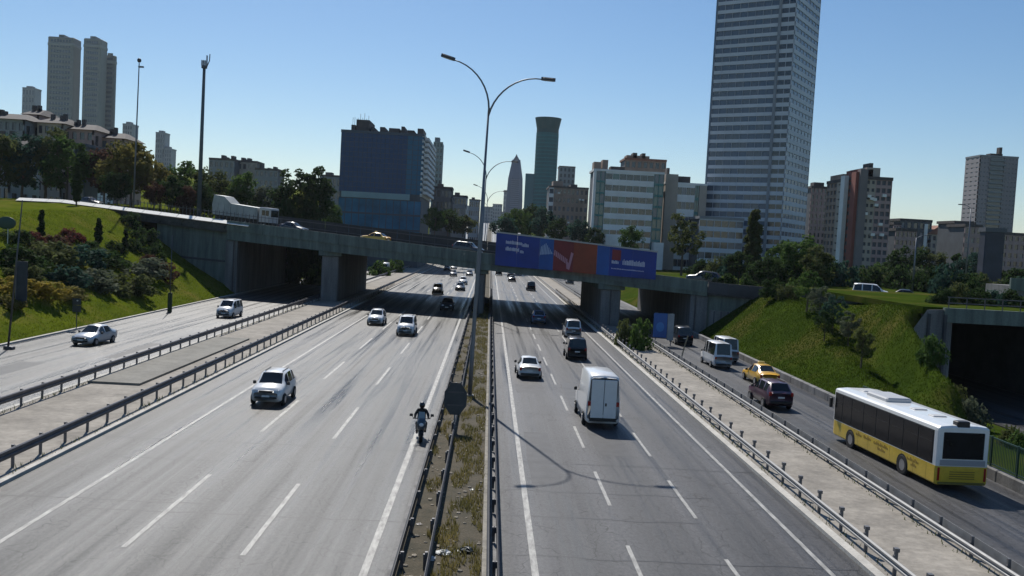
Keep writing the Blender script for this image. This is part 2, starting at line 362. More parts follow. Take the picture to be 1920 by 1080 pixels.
b=MB(); slab(b,[(31.25,.75,-.4),(40.0,.75,3.6),(40.0,.75,ztop(40)-.2),(31.25,.75,ztop(31)-.96)],.8); wr=b.build('wing_wall',concrete_green,br)
b=MB(); slab(b,[(31.6,.6,-.3),(34.6,.6,-.3),(34.6,.6,3.6),(31.6,.6,3.6)],.14); b.build('panel',concrete,wr)
for X in (32.2,33.1,34.0):
    b=MB(); slab(b,[(X-.06,.56,.1),(X+.06,.56,.1),(X+.06,.56,3.5),(X-.06,.56,3.5)],.05); b.build('rib',concrete_dark,wr)
# ramps that carry the cross road on over the banks
b=MB()
for X0,X1 in [(-46-8*i-8,-46-8*i) for i in range(20)]: bbox(b,X0,X1,-.15,BW*.6,lambda X:ztop(X)-1.4 if X>-70 else 12.2,lambda X:min(ztop(X),14.4)-.004)
struct(b.build('cross_road_ramp',asphalt_pale))
b=MB()
for X0,X1 in [(31+8*i,39+8*i) for i in range(20)]: bbox(b,X0,X1,0,11,lambda X:ztop(X)-1.2,lambda X:ztop(X)-.004)
struct(b.build('cross_road',asphalt))
cw_=thing('cross_road_parapet','dark low parapet wall lining the cross road right of the overpass','parapet',(0,0,0))
for i in range(9):
    X0=31.1+i*2.6; b=MB(); bbox(b,X0,X0+2.56,-.15,.25,lambda X:ztop(X)-.9,lambda X:ztop(X)+.7); b.build('panel',concrete_dark,cw_)
for X in (-27.5,-44.6,18.2,29.6):            # drain pipes down the faces of the piers
    b=MB(); y_=BC+BM*X+(.85 if X not in (-44.6,29.6) else .25); b.tube([(X,y_,0),(X,y_,zbot(X)+.6)],.09,6); b.build('drain_pipe',steel_dark,br)
# added white strip sloped to catch the sun like a lit road edge
kr = thing('sun_catch_strip','long white added strip sloped to catch the sun along the left ramp road','kerb',(0,0,0))
for i in range(15):
    X0=-92+i*3.6; X1=X0+3.5
    if X1>-41: continue
    zt=lambda X:min(ztop(X),14.35)
    b=MB(); P=[(-.7,.45),(.8,1.02),(.85,.3)]
    rings=[[bp(X,v-.0,zt(X)+h-.3) for v,h in P] for X in (X0,X1)]
    b.loft(rings,True,True); b.build('sun_catch_piece',M('sunlit_white',(.72,.71,.66),.8,var=.1,scale=2),kr)
# guard rails
def wbeam(b,x,side,ys,zc,h=.36):
    pr=[(0,-h/2),(.06,-h/2+.05),(.06,-.06),(0,-.01),(0,.01),(.06,.06),(.06,h/2-.05),(0,h/2),(-.02,h/2),(-.02,-h/2)]
    b.loft([[(x+side*u,y,zf(y)+zc+z) for u,z in (pr if side>0 else reversed(pr))] for y in ys],True,True)
def guard_rail(label,x,y0,y1,side,zc,zpost,mat,double=False,cap=False,posts=True,step=2.65,zsecond=None,base=.14,h=.36):
    o=thing('guard_rail',label,'guard rail',(0,0,0))
    ys=[y0]+[y for y in YS if y0<y<y1]+[y1]
    b=MB(); wbeam(b,x,side,ys,zc,h); b.build('beam',mat,o)
    if double:
        b=MB(); wbeam(b,x-side*.34,-side,ys,zsecond or zc,h); b.build('beam',mat,o)
    pb=MB(); pb.box(-.06,.06,-.05,.05,0,zpost)
    pb.box(min(0,side*.1),max(0,side*.1),-.06,.06,zc-.12,zc+.12)
    if cap: pb.box(-.09,.09,-.1,.1,zpost-.12,zpost+.02)
    me=pb.mesh('post'); me.materials.append(M('post_steel',(.14,.14,.15),.55,.5,var=.2,scale=3))
    y=y0+.4; n=0
    while y<min(y1,215):
        link('post',me,o,(x-side*.12,y,base),(0,R(random.uniform(-1.5,1.5)),0)); y+=step
    return o
guard_rail('shade-darkened steel guard rail between the oncoming lanes and the left paved separator',-21.65,24,430,1,.93,1.08,steel_dark,h=.46)  # darker steel puts the shaded faces of both left rails into the colour
guard_rail('shade-darkened steel guard rail along the edge of the left service road',-28.3,30,430,1,.93,1.08,steel_dark,h=.46)
guard_rail('steel guard rail with block-topped posts beside the right carriageway',15.75,20,430,-1,.68,1.05,steel,cap=True)
guard_rail('two-sided steel guard rail between right separator and service road',20.1,20,430,-1,.5,.86,steel,double=True,zsecond=.72)
guard_rail('shade-blackened guard rail at the oncoming-lane edge of the planted median',-2.66,16,430,-1,.62,.8,M('shaded_steel',(.035,.035,.04),.6,.3,var=.3,scale=2),step=3.9,base=.0,h=.44)  # near-black colour carries the median rails' shaded faces and their shadow
guard_rail('old shade-darkened guard rail running inside the median beside the dry grass',-1.6,16,430,1,.56,.6,M('shaded_steel'),step=3.9,base=.15,h=.4)
guard_rail('low shade-blackened guard rail by the pale kerb on the right of the median',.86,16,430,1,.48,.6,M('shaded_steel'),double=True,step=3.9,base=0,h=.42)  # black beams here also stand in for the shadow strip beside the kerb
# railing of the overpass's left end
rl = thing('bridge_railing','dark picket railing standing on the left end of the overpass','railing',(0,0,0))
b=MB(); bbox(b,-76,-36,2.0,2.08,lambda X:min(ztop(X),14.2)+1.9,lambda X:min(ztop(X),14.2)+1.98); bbox(b,-76,-36,2.0,2.08,lambda X:min(ztop(X),14.2)+.5,lambda X:min(ztop(X),14.2)+.58); b.build('rail',steel_dark,rl)
for i in range(54):
    X=-76+i*.75; z=min(ztop(X),14.2); p=bp(X,2.04,z)
    b=MB(); b.box(p[0]-.04,p[0]+.04,p[1]-.04,p[1]+.04,z,z+2.25); b.build('picket',steel_dark,rl)
# dark fence on the far side of the deck
ff = thing('far_fence','dark solid fence along the far side of the overpass deck','fence',(0,0,0))
for i in range(24):
    X0=-58+i*2.5
    b=MB(); bbox(b,X0,X0+2.44,28.0,28.1,lambda X:min(ztop(X),14.3),lambda X:min(ztop(X),14.3)+2.5); b.build('panel',M('fence_dark',(.05,.047,.045),.8,var=.2,scale=1),ff)
for k in range(2):
    b=MB(); bbox(b,-58,2,27.9,28.0,lambda X:min(ztop(X),14.3)+.7+k*1.2,lambda X:min(ztop(X),14.3)+.85+k*1.2); b.build('rail',M('fence_rail',(.12,.11,.105),.7),ff)
# ---- side-road underpass at the right
up = thing('underpass_portal','dark concrete underpass portal behind the bus at the right edge','underpass',(0,0,0))
PY=88.0
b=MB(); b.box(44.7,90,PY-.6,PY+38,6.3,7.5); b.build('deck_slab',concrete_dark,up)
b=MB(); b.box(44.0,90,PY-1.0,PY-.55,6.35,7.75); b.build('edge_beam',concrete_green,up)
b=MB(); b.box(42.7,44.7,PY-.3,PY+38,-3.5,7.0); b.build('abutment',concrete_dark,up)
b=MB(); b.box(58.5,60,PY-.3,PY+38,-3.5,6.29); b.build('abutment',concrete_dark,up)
b=MB(); b.box(44.7,58.5,PY+36.5,PY+38,-3.5,6.29); b.build('added_end_wall',concrete_dark,up)  # added unseen wall closing the through road so the inside stays dark
b=MB()
P=[(44.6,PY-.9),(42.5,PY-.5),(39.9,PY-1.6)]; W=[(7.6,-3),(7.45,1.5),(4.3,2.6)]
rings=[]
for (x,y),(zt_,zb_) in zip(P,W): rings.append([(x,y,zb_),(x,y,zt_),(x+.5,y+.5,zt_),(x+.5,y+.5,zb_)])
b.loft(rings); ww=b.build('wing_wall',concrete,up)
for k in range(2):
    x=lerp(44.1,42.7,k); b=MB(); b.box(x-.12,x+.12,PY-1.12+k*.4,PY-.7+k*.4,1.2,7.1); b.build('rib',concrete_dark,ww)
b=MB(); b.box(42.4,90,PY+.2,PY+37.8,7.02,7.72); struct(b.build('deck_lawn',grassm_r))
hr=None
for zr in (8.2,8.75):
    b=MB(); b.box(44.2,72,PY-1.0,PY-.92,zr,zr+.09); hr=b.build('handrail',steel_dark,up)
for i in range(16):
    b=MB(); x=44.3+i*1.75; b.box(x,x+.07,PY-1.0,PY-.93,7.75,8.8); b.build('post',steel_dark,hr)
b=MB(); b.box(44.8,58.4,40,PY+36,-2.4,-1.7); struct(b.build('side_road',asphalt))
# ================================================================ BUILDINGS
def glassm(name,col,rough=.12,var=.25,scale=.3): return M(name,col,rough,.0,var=var,scale=scale,spec=.8)
g_blue=M('glass_blue',(.11,.155,.22),.2,var=.3,scale=.2,spec=.5); g_dark=glassm('glass_dark',(.03,.04,.055)); g_teal=glassm('glass_teal',(.03,.12,.13))
g_grey=glassm('glass_grey',(.10,.125,.165),.2,.35,.12)
UNIT=None
def pane_mesh(w_,h,d=.06):
    b=MB(); b.box(-w_/2,w_/2,-d,0,0,h); return b.mesh('window')
class Bld:
    """a building: local x along its front, y into its depth, z up; the front-left corner of the front is the origin"""
    def __init__(s,name,label,px0,px1,pyt,Y,depth,pyb=None,rot=0.,zb=None,group=None):
        a=at(px0,pyt,Y); c=at(px1,pyt,Y)
        # level roof: height taken at the middle of the front
        s.zt=(a.z+c.z)/2; s.w=abs(c.x-a.x)/math.cos(rot); s.d=depth
        s.zb = zb if zb is not None else (at((px0+px1)/2,pyb,Y).z if pyb else 0)
        yy=Y+ (s.w*math.sin(-rot) if rot<0 else 0)
        s.root=thing(name,label,'building',(a.x,yy,s.zb),rot,group); s.h=s.zt-s.zb
    def add(s,name,b,mat,parent=None): return b.build(name,mat,parent or s.root)
    def core(s,mat,inset=.3,top=0.):
        b=MB(); b.box(inset,s.w-inset,inset,s.d-inset,-8,s.h-.3+top); return s.add('core',b,mat)
    def facade(s,face,floors,bays,wall,glass,sill=.45,pier=.25,proud=.3,single=True,z0=0.,z1=None,u0=0.,u1=None,wmat2=g_grey,jit=.22,noframe=False):
        """one face: floor bands and piers stand proud of the panes. face 'f' front, 'r' right side, 'l' left side"""
        z1=s.h if z1 is None else z1
        U=(s.w if face=='f' else s.d); u1=U if u1 is None else u1
        fh=(z1-z0)/floors; bw=(u1-u0)/bays
        if face=='f': T=Matrix.Translation((0,0,0))
        elif face=='r': T=Matrix.Translation((s.w,0,0))@Matrix.Rotation(R(90),4,'Z')
        else: T=Matrix.Translation((0,s.d,0))@Matrix.Rotation(R(-90),4,'Z')
        b=MB()
        for k in range(floors+1):
            za=z0+k*fh-fh*sill*.5; zc=z0+k*fh+fh*sill*.5
            b.box(u0,u1,-.0,proud+.1,max(z0-2,za),min(z1,zc),T)
        if pier>0:
            for k in range(bays+1):
                ua=max(u0,u0+k*bw-pier*bw/2); uc=min(u1,u0+k*bw+pier*bw/2)
                b.box(ua,uc,.02,proud+.1,z0-2,z1-.02,T)
        s.add('wall',b,wall)
        wp=bw*(1-pier*.96) if pier>0 else bw*.94; hp=fh*(1-sill)+.1
        if single:
            me=pane_mesh(wp,hp); me.materials.append(glass)
            for k in range(floors):
                for j in range(bays):
                    p=T@Vector((u0+(j+.5)*bw,proud-.02+.06,z0+k*fh+fh*sill*.5-.05))
                    o=link('window',me,s.root,p,T.to_euler())
                    if wmat2 and random.random()<jit: link_mat(o,wmat2)
        else:
            b=MB()
            for k in range(floors):
                for j in range(bays):
                    u=u0+(j+.5)*bw; z=z0+k*fh+fh*sill*.5-.05
                    b.box(u-wp/2,u+wp/2,proud-.02,proud+.04,z,z+hp,T)
            o=s.add('windows',b,glass); o['kind']='stuff'
    def aircon(s,n,seed=1):
        q=random.Random(seed); b=MB(); b.box(-.5,.5,-.75,0,0,.7); me=b.mesh('air_conditioner'); me.materials.append(wm_white)
        for k in range(n): link('air_conditioner',me,s.root,(q.uniform(.06,.94)*s.w,0,q.uniform(.3,.95)*s.h))
    def roofbox(s,fx0,fx1,fy0,fy1,h,mat,name='roof_house',z=None):
        b=MB(); z=s.h if z is None else z; b.box(fx0*s.w,fx1*s.w,fy0*s.d,fy1*s.d,z-.28,z+h); return s.add(name,b,mat)
    def parapet(s,mat,h=.9):
        b=MB(); b.box(-.12,s.w+.12,-.12,s.d+.12,s.h-.31,s.h+h); return s.add('roof',b,mat)
def link_mat(o,m): o.material_slots[0].link='OBJECT'; o.material_slots[0].material=m
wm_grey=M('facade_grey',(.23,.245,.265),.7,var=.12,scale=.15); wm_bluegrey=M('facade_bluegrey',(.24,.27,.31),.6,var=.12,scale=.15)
wm_white=M('facade_white',(.76,.76,.74),.8,var=.1,scale=.2); wm_pink=M('facade_pink',(.39,.275,.26),.85,var=.18,scale=.25); wm_brown=M('facade_brown',(.33,.24,.19),.85,var=.18,scale=.25)
wm_red=M('facade_red',(.25,.085,.065),.85,var=.15,scale=.3); wm_tan=M('facade_tan',(.42,.36,.30),.85,var=.12,scale=.25); wm_dark=M('facade_dark',(.09,.10,.115),.7,var=.2,scale=.2)
wm_teal=M('facade_teal',(.05,.20,.19),.5,var=.15,scale=.3); roofm=M('roof_dark',(.08,.07,.068),.85,var=.2,scale=.3); tile=M('roof_tile',(.27,.13,.09),.9,var=.25,scale=.6)

# -- the tall striped office tower
t=Bld('office_tower','tallest grey office tower with pale horizontal bands, cut by the top of the picture',1318,1487,-60,300,21.5,pyb=520,rot=R(-25))
T0=t
a=at(1325,300,306.0); c=at(1478,300,294.0)
TW=26.4; TR=R(35); tc_=at(1476,270,294)
t.root.location=(tc_.x-math.cos(TR)*TW,294+math.sin(TR)*TW,6.0); t.root.rotation_euler=(0,0,-TR); t.zb=6.0; t.h=at(1480,-60,294).z-6.0; t.w=TW; t.d=TW
t.core(wm_dark,.35)
band=M('tower_band',(.54,.58,.64),.55,var=.08,scale=.1)
t.facade('f',34,8,band,g_blue,sill=.40,pier=.025,proud=.3,u0=0,u1=20.9,wmat2=g_grey,jit=.45)
t.facade('f',34,2,band,g_dark,sill=.46,pier=.06,proud=.15,u0=21.7,u1=26.4,single=False)
t.facade('r',34,7,band,g_grey,sill=.5,pier=.05,proud=.2,single=False)
b=MB(); b.box(20.9,21.7,-.45,.4,-6,t.h); t.add('vertical_fin',b,wm_bluegrey)
b=MB(); b.box(-.5,.0,-.2,6,-6,t.h); t.add('corner_fin',b,g_blue)
t.parapet(wm_grey,2)
# podium of the tower
t=Bld('tower_podium','low banded podium building at the foot of the tallest tower',1312,1395,410,288,14,zb=5.5)
t.core(wm_dark); t.facade('f',5,6,band,g_dark,sill=.42,pier=.06,wmat2=g_grey,jit=.3); t.parapet(wm_grey,.5)

# -- blue glass block
t=Bld('glass_office','wide dark-blue glass office block with cluttered roof left of the street lamp',640,796,250,330,50,zb=8)
t.core(wm_dark,.3)
cw=M('curtain_frame',(.05,.07,.10),.4,.3,var=.15,scale=.3); g_deep=M('glass_deep',(.02,.066,.17),.3,var=.35,scale=.12,spec=.25,stretch=(1,1,.4)); g_deep2=M('glass_deep_teal',(.018,.13,.24),.3,var=.4,scale=.12,spec=.25)
zs=at(700,372,330).z-8; zs2=at(700,361,330).z-8
t.facade('f',12,15,cw,g_deep,wmat2=None,sill=.10,pier=.08,proud=.12,z0=zs2,u1=t.w*.8)
t.facade('f',12,3,cw,g_deep2,wmat2=None,sill=.10,pier=.08,proud=.12,z0=zs2,u0=t.w*.8)
b=MB(); b.box(1,t.w*.86,-.5,.4,zs,zs2); t.add('pale_band',b,M('band_teal',(.22,.33,.36),.5,var=.1,scale=.2))
t.facade('f',3,12,cw,g_deep2,sill=.12,pier=.10,proud=.12,z0=0,z1=zs,single=False)
t.facade('r',11,5,wm_white,g_dark,sill=.5,pier=.0,proud=.5,z0=zs2,single=False)
for k in range(11):
    z=zs2+(t.h-zs2)*(k+.5)/11
    b=MB(); b.box(t.w+.1,t.w+1.6,2,t.d*.9,z-.5,z+.5); t.add('balcony',b,wm_white)
t.parapet(cw,.6)
for x0,x1,h in ((.09,.14,3),(.15,.31,5.0),(.33,.37,2.6),(.44,.5,2.8),(.55,.68,2.6),(.70,.74,3.4),(.78,.86,2.2),(.9,.97,3.0)): t.roofbox(x0,x1,.1,.4,h,roofm,'plant_room')
for k in range(9):
    x=t.w*(.1+.024*k); b=MB(); b.tube([(x,6,t.h),(x+random.uniform(-.1,.1),6,t.h+random.uniform(5,7.5))],.07,5); t.add('antenna',b,steel_dark)
# slim tower behind it
t=Bld('slim_tower','slim pale grey-green tower rising behind the blue glass block',813,831,266,480,14,zb=10)
t.core(wm_grey); t.facade('f',16,3,M('facade_sage',(.25,.30,.29),.7,var=.1,scale=.2),g_dark,sill=.45,pier=.4,single=False); t.roofbox(.1,.6,.1,.6,2.4,wm_grey)
# low buildings right of it
for i,(p0,p1,pt,Y,m,lab) in enumerate([(812,848,352,400,wm_dark,'dark low block just right of the blue glass block'),(846,876,368,420,wm_grey,'low grey block with pale end, furthest right below the slim tower'),(880,900,375,600,wm_bluegrey,'far small blue-grey block left of the lamp column'),(600,640,330,420,wm_grey,'small pale house between the dark round tree and the glass block')]):
    t=Bld('town_block',lab,p0,p1,pt,Y,14,zb=8); t.core(wm_dark); t.facade('f',5,5,m,g_dark,sill=.45,pier=.35); t.facade('r',5,3,wm_white if i==1 else m,g_dark,sill=.4,pier=.3,single=False); t.parapet(roofm,.5); t.roofbox(.2,.5,.2,.6,1.8,roofm)
# far skyline in the gap of the road
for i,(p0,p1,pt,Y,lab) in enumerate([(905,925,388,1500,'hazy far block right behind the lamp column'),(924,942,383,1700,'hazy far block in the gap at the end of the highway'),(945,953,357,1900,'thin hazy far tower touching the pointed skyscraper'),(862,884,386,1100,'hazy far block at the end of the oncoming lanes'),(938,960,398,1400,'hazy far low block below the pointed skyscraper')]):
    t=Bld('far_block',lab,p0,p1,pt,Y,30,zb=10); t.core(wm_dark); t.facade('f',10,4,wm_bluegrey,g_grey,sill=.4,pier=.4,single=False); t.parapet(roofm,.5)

# -- pointed skyscraper
Y=1700.; a=at(952,330,Y); c=at(981,330,Y); zt=at(967,289,Y).z; zb=20.
t=thing('pointed_skyscraper','blue-grey skyscraper tapering to a pointed crown in the far centre','building',((a.x+c.x)/2,Y,zb))
wx=(c.x-a.x)/2; z1=at(967,335,Y).z-zb; z2=at(967,300,Y).z-zb; zt-=zb
sk=M('skyscraper_skin',(.04,.075,.15),.45,var=.12,scale=.02)
b=MB(); b.loft([[(sx*k,sy*k,z) for sx,sy in ((-wx,-wx*.5),(-wx*.5,-wx),(wx*.5,-wx),(wx,-wx*.5),(wx,wx*.5),(wx*.5,wx),(-wx*.5,wx),(-wx,wx*.5))] for z,k in ((-10,1.08),(z1*.6,1.06),(z1,.93),(z2,.52))]); b.build('shaft',sk,t)
b=MB(); b.loft([[(sx*k,sy*k,z) for sx,sy in ((-wx,-wx),(wx,-wx),(wx,wx),(-wx,wx))] for z,k in ((z2-.1,.42),(lerp(z2,zt,.55),.16),(zt,.02))]); b.build('crown',M('skyscraper_crown',(.10,.11,.13),.5),t)
b=MB(); b.box(-wx*.16,wx*.16,-wx*.6,-wx*.3,z2-5,z2-.5); b.build('lantern',wm_grey,t)
b=MB()
for k in range(28):
    z=z1*k/28; b.box(-wx*.55,wx*.55,-wx*1.085,-wx*.9,z,z+z1/60)
o=b.build('floor_bands',M('sky_band',(.09,.13,.22),.6),t); o['kind']='stuff'
# -- round teal tower with flared top
Y=1000.; a=at(1003,300,Y); c=at(1045,300,Y); zb=10.; zt=at(1027,222,Y).z-zb
t=thing('flared_tower','dark teal round glass tower with a flared crown','building',((a.x+c.x)/2,Y,zb)); r=(c.x-a.x)/2
zc=at(1027,250,Y).z-zb
def circ(r,z,n=24): return [(r*math.cos(2*math.pi*j/n),r*math.sin(2*math.pi*j/n),z) for j in range(n)]
b=MB(); b.loft([circ(r,-10),circ(r,zc)]); b.build('shaft',M('tower_teal',(.004,.12,.14),.6,var=.15,scale=.03,spec=.1),t)
b=MB(); b.loft([circ(r*.98,zc-.1),circ(r*.98,zc+4),circ(r*1.16,zt-1.2),circ(r*1.18,zt)]); b.build('crown',M('tower_crown',(.004,.075,.085),.6,spec=.1),t)
for k in range(30):
    z=zc*k/30; b=MB(); b.loft([circ(r*1.01,z),circ(r*1.01,z+1.1)],False); b.build('floor_band',M('teal_band',(.006,.16,.185),.6,spec=.1),t)
b=MB(); b.box(-r*1.75,-r*.8,-r*.2,r*.6,-10,at(997,326,Y).z-zb); b.build('side_shaft',M('tower_side',(.04,.16,.19),.6,spec=.1),t)
# -- grey tower and brown flats in front of it
t=Bld('slab_tower','small grey slab tower right of the flared teal tower',1049,1079,313,700,18,zb=8)
t.core(wm_dark); t.facade('f',14,4,wm_grey,g_dark,sill=.4,pier=.5,single=False); t.roofbox(.02,.3,.1,.5,-6,wm_dark); t.parapet(roofm,.6)
t=Bld('brown_flats','brown apartment block with white balcony edge below the slab tower',1030,1104,352,430,22,zb=6)
t.core(wm_dark); t.facade('f',8,8,wm_brown,g_dark,sill=.5,pier=.45,u0=t.w*.12); t.facade('f',8,1,wm_white,g_dark,sill=.45,pier=.1,u1=t.w*.12,proud=.6,single=False)
t.aircon(9,4); t.roofbox(.1,.35,.1,.6,3,wm_brown); t.roofbox(.55,.72,.1,.6,1.8,roofm); t.parapet(roofm,.5)
# -- white and teal office
t=Bld('striped_office','white office block striped with dark window bands between two teal corner strips',1114,1246,322,300,14,zb=5)
t.core(wm_dark)
zq=t.h*.18
t.facade('f',7,7,wm_white,g_dark,sill=.5,pier=.05,u0=t.w*.17,u1=t.w*.86,z0=zq,wmat2=g_teal,jit=.25)
t.facade('f',7,2,wm_teal,g_teal,sill=.16,pier=.14,u0=t.w*.035,u1=t.w*.165,z0=zq); t.facade('f',7,2,wm_teal,g_teal,sill=.2,pier=.14,u0=t.w*.865,u1=t.w,z0=zq)
b=MB(); b.box(0,t.w*.035,-.3,2,-6,t.h); t.add('corner_pier',b,wm_white)
t.facade('f',2,8,M('facade_pale_teal',(.30,.40,.40),.6,var=.12,scale=.2),g_teal,sill=.4,pier=.3,z0=0,z1=zq-.05)
t.parapet(wm_white,.4)
b=MB(); b.box(t.w*.2,t.w*.42,-4,.2,-6,t.h*.34); t.add('entrance_wing',b,wm_white)
b=MB(); b.box(t.w*.88,t.w*1.02,-4,.2,-6,t.h*.28); t.add('side_wing',b,wm_white)
for x0,x1,h,m in ((.0,.1,2.4,wm_brown),(.12,.2,3.2,wm_brown),(.24,.44,1.2,roofm)): t.roofbox(x0,x1,.1,.5,h,m,'plant_room',t.h+.35)
t=Bld('brick_flats','brown flats with clustered roof rising behind the striped office',1172,1250,300,345,14,zb=6)
t.core(wm_dark); t.facade('f',10,7,wm_brown,g_dark,sill=.45,pier=.4,single=False); t.roofbox(.05,.6,.1,.6,1.6,wm_brown); t.roofbox(.2,.3,.1,.5,2.6,roofm); t.roofbox(.42,.5,.1,.5,2.6,roofm); t.parapet(tile,.5)
t=Bld('white_block','white office block with a few dark window strips left of the tallest tower',1248,1326,345,305,20,zb=5)
t.core(wm_dark); t.facade('f',6,4,wm_white,g_dark,sill=.5,pier=.05,u0=t.w*.3,u1=t.w*.72); t.facade('f',6,2,wm_teal,g_teal,sill=.2,pier=.1,u0=t.w*.725,u1=t.w*.82,single=False)
b=MB(); b.box(0,t.w*.295,-.2,3,-6,t.h+3); t.add('stair_shaft',b,wm_tan); b=MB(); b.box(t.w*.825,t.w,-.2,3,-6,t.h-.2); t.add('end_wall',b,wm_tan)
t.roofbox(.32,.62,.1,.5,2.6,roofm,'plant_room'); t.roofbox(.1,.16,.3,.5,5.5,roofm,'plant_room'); t.parapet(wm_white,.4)
# -- right side: apartments
t=Bld('pale_flats','pale mauve flats squeezed between the tallest tower and the red apartments',1522,1560,352,330,10,zb=5)
t.core(wm_dark); t.facade('f',14,5,wm_pink,g_dark,sill=.4,pier=.55,single=False); t.roofbox(.2,.7,.2,.6,2,roofm); t.parapet(roofm,.5)
t=Bld('red_apartments','tall apartment block with dark red strips and grey shaded windows',1612,1674,335,235,23,zb=5)
t.core(wm_dark,.25)
D=t.d
t.facade('l',14,3,wm_brown,g_dark,sill=.45,pier=.4,u1=D*.34); t.facade('l',14,1,wm_tan,g_dark,sill=.8,pier=.5,u0=D*.34,u1=D*.5,proud=.6,single=False)
t.facade('l',14,1,wm_tan,g_dark,sill=.5,pier=.4,u0=D*.5,u1=D*.64,single=False); t.facade('l',14,2,wm_red,g_dark,sill=.5,pier=.5,u0=D*.64,u1=D,proud=.5)
b=MB(); b.box(-1.2,-.1,D*.3,D*.42,-6,t.h+1); t.add('white_fin',b,wm_white); b=MB(); b.box(-1.0,-.1,D*.0,D*.13,-6,t.h+1.5); t.add('red_fin',b,wm_red)
b=MB(); b.box(-.2,t.w*.2,-1.0,1,-6,t.h+2.2); t.add('stair_shaft',b,M('facade_shaft',(.19,.17,.17),.85,var=.1,scale=.3))
t.facade('f',14,2,wm_tan,g_dark,sill=.55,pier=.45,u0=t.w*.2,u1=t.w*.5); t.facade('f',14,3,wm_pink,g_grey,sill=.42,pier=.3,u0=t.w*.505,u1=t.w)
t.aircon(10,6); t.roofbox(.0,.3,.5,.9,1.8,wm_brown); t.roofbox(.1,.5,.1,.5,2.5,wm_red,'plant_room'); t.roofbox(.3,.72,.1,.6,3.0,wm_tan,'plant_room'); t.roofbox(.5,.6,.2,.4,4.4,roofm,'water_tank'); t.parapet(roofm,.5)
# -- small hillside houses
for p0,p1,pt,Y,m,lab,kw in [(1676,1690,420,300,wm_pink,'narrow pink house right beside the red apartments',0),(1688,1748,414,330,wm_dark,'dark open-framed block standing above the pink houses',1),(1680,1720,432,290,wm_pink,'pink house below the dark open-framed block',0),(1740,1782,440,330,wm_tan,'cream gabled house left of the right-hand tower',2),(1790,1826,418,300,wm_grey,'grey flat-roofed block at the left foot of the right-hand tower',0),(1810,1842,424,292,wm_pink,'mauve windowless block in front of the right-hand tower',0),(1880,1935,440,300,wm_pink,'pink block at the far right under the right-hand tower',0)]:
    t=Bld('hill_house',lab,p0,p1,pt,Y,12,zb=6); t.core(wm_dark); t.facade('f',6,3 if p1-p0<40 else 5,m,g_dark,sill=.45,pier=.4)
    if kw==2:
        b=MB(); b.loft([[(-.4,-.4,t.h),(t.w+.4,-.4,t.h),(t.w/2,-.4,t.h+3.4)],[(-.4,t.d,t.h),(t.w+.4,t.d,t.h),(t.w/2,t.d,t.h+3.4)]]); t.add('roof',b,tile)
    else: t.parapet(roofm,.6)
    if kw==1:
        b=MB(); b.box(t.w*.76,t.w*.86,-.5,.1,0,t.h-1); t.add('white_strip',b,wm_white)
# -- right-hand tower with lower wing
t=Bld('balcony_tower','mauve-grey tower with a dark balcony stripe at the right edge',1838,1910,294,420,13,zb=8)
t.facade('l',26,3,M('facade_mauve3',(.34,.31,.32),.8,var=.08,scale=.1),g_grey,sill=.75,pier=.5,single=False)
t.core(wm_dark)
t.facade('f',26,3,M('facade_mauve',(.30,.27,.29),.8,var=.08,scale=.1),g_grey,sill=.75,pier=.5,u1=t.w*.27,single=False); t.facade('f',26,4,M('facade_mauve2',(.26,.24,.26),.8,var=.08,scale=.1),g_grey,sill=.75,pier=.5,u0=t.w*.64,single=False)
for k in range(26):
    z=t.h*k/26; b=MB(); b.box(t.w*.27,t.w*.64,-.7,.2,z,z+t.h/26*.38); t.add('balcony',b,wm_grey)
b=MB(); b.box(t.w*.28,t.w*.63,.22,.3,-6,t.h-.3); t.add('balcony_glass',b,g_dark)
t.roofbox(.3,.62,.1,.4,1.5,roofm); t.roofbox(.53,.6,.1,.3,4.5,roofm,'water_tank'); t.parapet(wm_grey,.5)
# dark pylon in front
a=at(1843,430,150); c=at(1880,430,150); zb=6.2
t=thing('dark_pylon','tall dark windowless pylon slab in front of the right-hand tower','pylon',((a.x+c.x)/2,150,zb)); ww_=(c.x-a.x)/2
b=MB(); b.rbox(-ww_,ww_,-1,1,-1,a.z-zb,.15); b.build('body',M('pylon_dark',(.035,.04,.06),.55,var=.3,scale=.4),t); b=MB(); b.box(-ww_-.15,ww_+.15,-1.15,1.15,a.z-zb-.4,a.z-zb+.3); b.build('cap',wm_dark,t)
# viaduct fragment at the right edge
t=thing('viaduct_span','short grey viaduct span on white columns at the right edge','viaduct',(at(1900,560,120).x,120,6.3))
zz=at(1900,535,120).z-6.3
b=MB(); b.box(-2.2,14,-3,3,zz-1.3,zz); b.build('deck',concrete,t); b=MB(); b.box(-2.4,14,-3.3,-3,zz-.6,zz+1.0); b.build('parapet',concrete_green,t)
for x in (-.7,5,11): b=MB(); b.tube([(x,-1.5,-.5),(x,-1.5,zz-1.3)],.36,10); b.build('column',M('column_white',(.6,.6,.57),.7),t)
